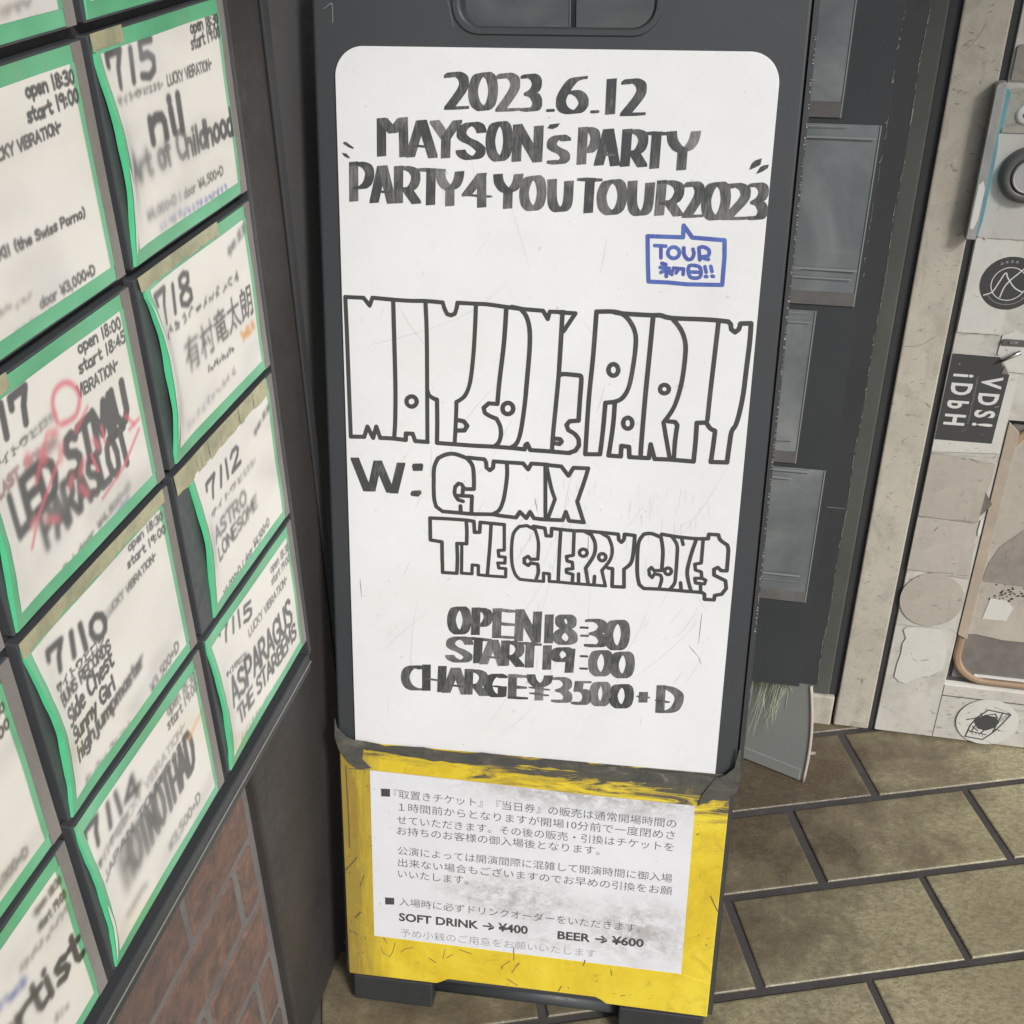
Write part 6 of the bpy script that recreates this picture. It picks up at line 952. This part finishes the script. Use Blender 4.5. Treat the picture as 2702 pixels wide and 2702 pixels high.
lg.sweep(spline([tuple(p) for p in D['ring_x']], 4), pen(1.7), .5); lg.sweep(spline([tuple(p) for p in D['ring_x2']], 4), pen(1.7), .5)
lg.poly([(352.2, 830.5), (356.5, 833.5), (360.5, 820.8), (353.0, 815.8)], .5) if False else None
for i, a in enumerate((118, 106, 94, 82)):
    cx, cz = 369 + 31.5*math.cos(R(a)), 840.5 + 31.5*math.sin(R(a))
    lg.sweep([(cx-1.3, cz-1.2), (cx+1.2, cz-1.0), (cx+1.1, cz+1.3), (cx-1.2, cz+1.0)], pen(0.5), .5)
obj('logo', lg.mb, M['white'], ds)
obj('lower_arc', (lambda q: (q.sweep([(369 + 31*math.cos(R(a)), 840.5 + 31*math.sin(R(a))) for a in range(215, 325, 8)], pen(1.1), .5), q.mb)[1])(Ink(-0.00128)), M['greypaper'], ds)
bs = thing('lettered_sticker', 'black sticker with white letters VDS! turned sideways and one corner folded', 'sticker', DOOR, (0.36, -0.001, 0.569))
obj('white_backing', curve_mesh([[(0.3128, 0.5690), (0.4100, 0.5745), (0.4100, 0.7035), (0.3985, 0.7040), (0.3800, 0.7312), (0.3128, 0.7320)]], 0.0003, 0.0, -0.0006), M['doorlight'], bs)
obj('black_face', curve_mesh([[(0.3136, 0.5905), (0.3958, 0.5905), (0.3978, 0.7036), (0.3868, 0.7050), (0.3850, 0.7180), (0.3795, 0.7300), (0.3140, 0.7310)]], 0.0003, 0.0, -0.0012), M['inkblack'], bs)
obj('folded_corner', MB().add([(0.3868, -0.0016, 0.7050), (0.3978, -0.0016, 0.7036), (0.3880, -0.0050, 0.7170), (0.3850, -0.0030, 0.7180)], [(0, 1, 2, 3)]), M['greypaper'], bs)
def side_text(s, x_bot, x_top, z_top, z_bot, y):
    me = text_mesh(s, 0.030); P = np.array([v.co for v in me.vertices]); lo, hi = P[:, :2].min(0), P[:, :2].max(0)
    X = x_bot + (P[:, 1]-lo[1])/(hi[1]-lo[1])*(x_top-x_bot); Z = z_top - (P[:, 0]-lo[0])/(hi[0]-lo[0])*(z_top-z_bot)
    me.vertices.foreach_set('co', np.stack([X, np.full_like(X, y), Z], 1).astype(np.float32).ravel()); me.update(); return me
obj('lettering', join([side_text('V D S !', 0.3615, 0.3912, 0.6990, 0.6180, -0.00155), side_text('i D b H', 0.3208, 0.3510, 0.7000, 0.6165, -0.00157)]), M['white'], bs)
sq_ = Ink(-0.00156); sp_ = random.Random(3)
for i in range(22): z0 = 699 - i*3.6; sq_.sweep([(355.5 + sp_.uniform(-.9, .9), z0), (355.6 + sp_.uniform(-1.3, 1.3), z0 - 1.6), (355.8 + sp_.uniform(-1, 1), z0 - 3)], pen(0.7), .5)
obj('small_script', sq_.mb, M['greypaper'], bs)
sticker('torn_sticker', [[(0.3130, 0.4535), (0.4025, 0.4495), (0.4090, 0.5440), (0.4085, 0.5560), (0.380, 0.5610), (0.3130, 0.5660)]], -0.0003, M['oldpaper'], 'aged beige rectangular sticker remnant below the black lettered sticker')
sticker('torn_sticker', [[(0.3126, 0.3520), (0.4100, 0.3440), (0.4050, 0.4200), (0.4022, 0.4480), (0.3126, 0.4525)]], -0.0003, speckled('beige_paper_remnant', (0.53, 0.48, 0.41), 0.10, 50, 0.6, 0.2, 10, dirt=(0.40, 0.35, 0.30), dirt_amt=0.5, spots=0.5), 'beige paper remnant directly above the blank round sticker')
tag(obj('peeling_corner', MB().add([(0.4040, -0.0012, 0.5060), (0.4160, -0.0062, 0.4890), (0.4090, -0.0030, 0.4720), (0.4035, -0.0012, 0.4620)], [(0, 1, 2, 3)]), M['greypaper'], fr=DOOR), 'dark peeling sticker corner beside the aged beige rectangular remnant', 'sticker corner')
tag(obj('white_shred', MB().prism([(0.4065, 0.4560), (0.4100, 0.4570), (0.4110, 0.4300), (0.4080, 0.4250), (0.4058, 0.4350)], -0.0012, -0.0007), M['white'], fr=DOOR), 'thin white paper shred on the door below the dark peeling corner', 'paper shred')
sticker('round_sticker', [circle(0.3605, 0.2960, 0.0498, 0.0530)], -0.0005, M['oldpaper'], 'blank aged beige round sticker low on the door stile')
tt = [(x*.001, z*.001) for x, z in D['torn']]
sticker('torn_patch', [tt], -0.0003, M['doorlight'], 'torn white paper patch below the blank round sticker')
fs = thing('film_sticker', 'round white sticker with a black film strip and blot on the bottom rail', 'sticker', DOOR, (0.495, -0.001, 0.001))
obj('disc', curve_mesh([circle(0.4948, 0.0535, 0.0505, 0.0500)], 0.0004, 0.0, -0.0014), M['doorlight'], fs)
fl_ = Ink(-0.00192)
for i, q in enumerate(D['film']): fl_.sweep([tuple(p) for p in q], pen(2.6 if i == 0 else 2.3), .5)
fl_.poly([tuple(p) for p in D['filmblob']], .5)
for i in range(9):
    f0 = i/8; fl_.sweep([(473 + 22*f0, 27.5 - 3.5*f0), (474.2 + 22*f0, 23.2 - 3.5*f0)], pen(0.8), .5) if i % 2 else None
    x0 = 519 + 4*f0; fl_.sweep([(516 + 12*f0, 58 + 18*f0), (511 + 13*f0, 61 + 18*f0)], pen(0.9), .5)
obj('drawing', fl_.mb, M['inkblack'], fs)
obj('faint_lettering', (lambda q: ([q.sweep([(498 + i*2.6, 90.5 - i*0.9), (499 + i*2.6 + sp_.uniform(-.6, .8), 88 - i*0.9 + sp_.uniform(-.8, .8)), (499.6 + i*2.6, 90 - i*0.9)], pen(0.5), .5) for i in range(12)], q.mb)[1])(Ink(-0.00192)), M['greypaper'], fs)
kp = thing('key_slot', 'small chrome key slot and lever in a torn white sticker beside the black lettered sticker', 'latch', DOOR, (0.398, -0.002, 0.72))
obj('slot', curve_mesh([rrect(0.3765, 0.4200, 0.7490, 0.7585, 0.0042, 6)], 0.0016, 0.0008, -0.0017, 2), M['ringdark'], kp)
obj('slot_shine', curve_mesh([rrect(0.386, 0.3985, 0.7520, 0.7562, 0.0018, 4)], 0.0006, 0.0003, -0.0039, 1), M['chrome'], kp)
obj('lever', MB().tube([(0.3785, -0.006, 0.7240), (0.3900, -0.0075, 0.7330), (0.4040, -0.0085, 0.7425)], [0.0016, 0.0030, 0.0034], 10), M['chrome'], kp, smooth=True)
obj('torn_backing', curve_mesh([[(0.3752, 0.7350), (0.3790, 0.7295), (0.3830, 0.7180), (0.3900, 0.7090), (0.4350, 0.7060), (0.4350, 0.7680), (0.4020, 0.7670), (0.3920, 0.7720), (0.3830, 0.7660), (0.3765, 0.7640)]], 0.0002, 0.0, -0.0007), M['doorlight'], kp)
sticker('window_sticker', [[(0.432, 0.337), (0.60, 0.330), (0.60, 0.44), (0.475, 0.440), (0.446, 0.404), (0.436, 0.372)]], 0.0084, M['greypaper'], 'grey-brown torn sticker in the upper part of the door window', thick=0.0006)
sticker('window_sticker', [[(0.447, 0.263), (0.4850, 0.2640), (0.487, 0.278), (0.4900, 0.290), (0.478, 0.303), (0.452, 0.3060)]], 0.0084, M['doorlight'], 'small pale torn sticker in the door window above the dark glass', thick=0.0006)
fk = MB(); fr_ = random.Random(8)
for _ in range(60):
    x, z_ = fr_.choice([(fr_.gauss(0.472, 0.008), fr_.gauss(0.347, 0.009)), (fr_.gauss(0.474, 0.012), fr_.gauss(0.312, 0.007)), (fr_.gauss(0.49, 0.012), fr_.gauss(0.328, 0.007))]); w = fr_.uniform(.0008, .003)
    fk.prism([(x - w, z_ - w*.4), (x + w*.2, z_ - w*.8), (x + w, z_ + w*.3), (x - w*.1, z_ + w*.9)], 0.00815 - fr_.random()*0.00015, 0.0084)
tag(obj('peeled_flecks', fk, M['gap'], fr=DOOR), 'cluster of dark peeled paint flecks on the door window paper', 'paint flecks')
# litter
lt = MB().prism([(-0.011, 0.0), (0.010, 0.001), (0.012, 0.006), (-0.004, 0.009), (-0.012, 0.005)], -0.0008, 0.0)
tag(obj('litter_scrap', lt, M['scrap'], fr=frame(Vector((1, 0.1, 0)).normalized(), Vector((0, 0, -1)), Vector((-0.1, 1, 0)).normalized(), Vector((0.5150, 1.4680, 0.0012)))), 'small pale scrap of litter on the tiles near the door frame', 'litter')
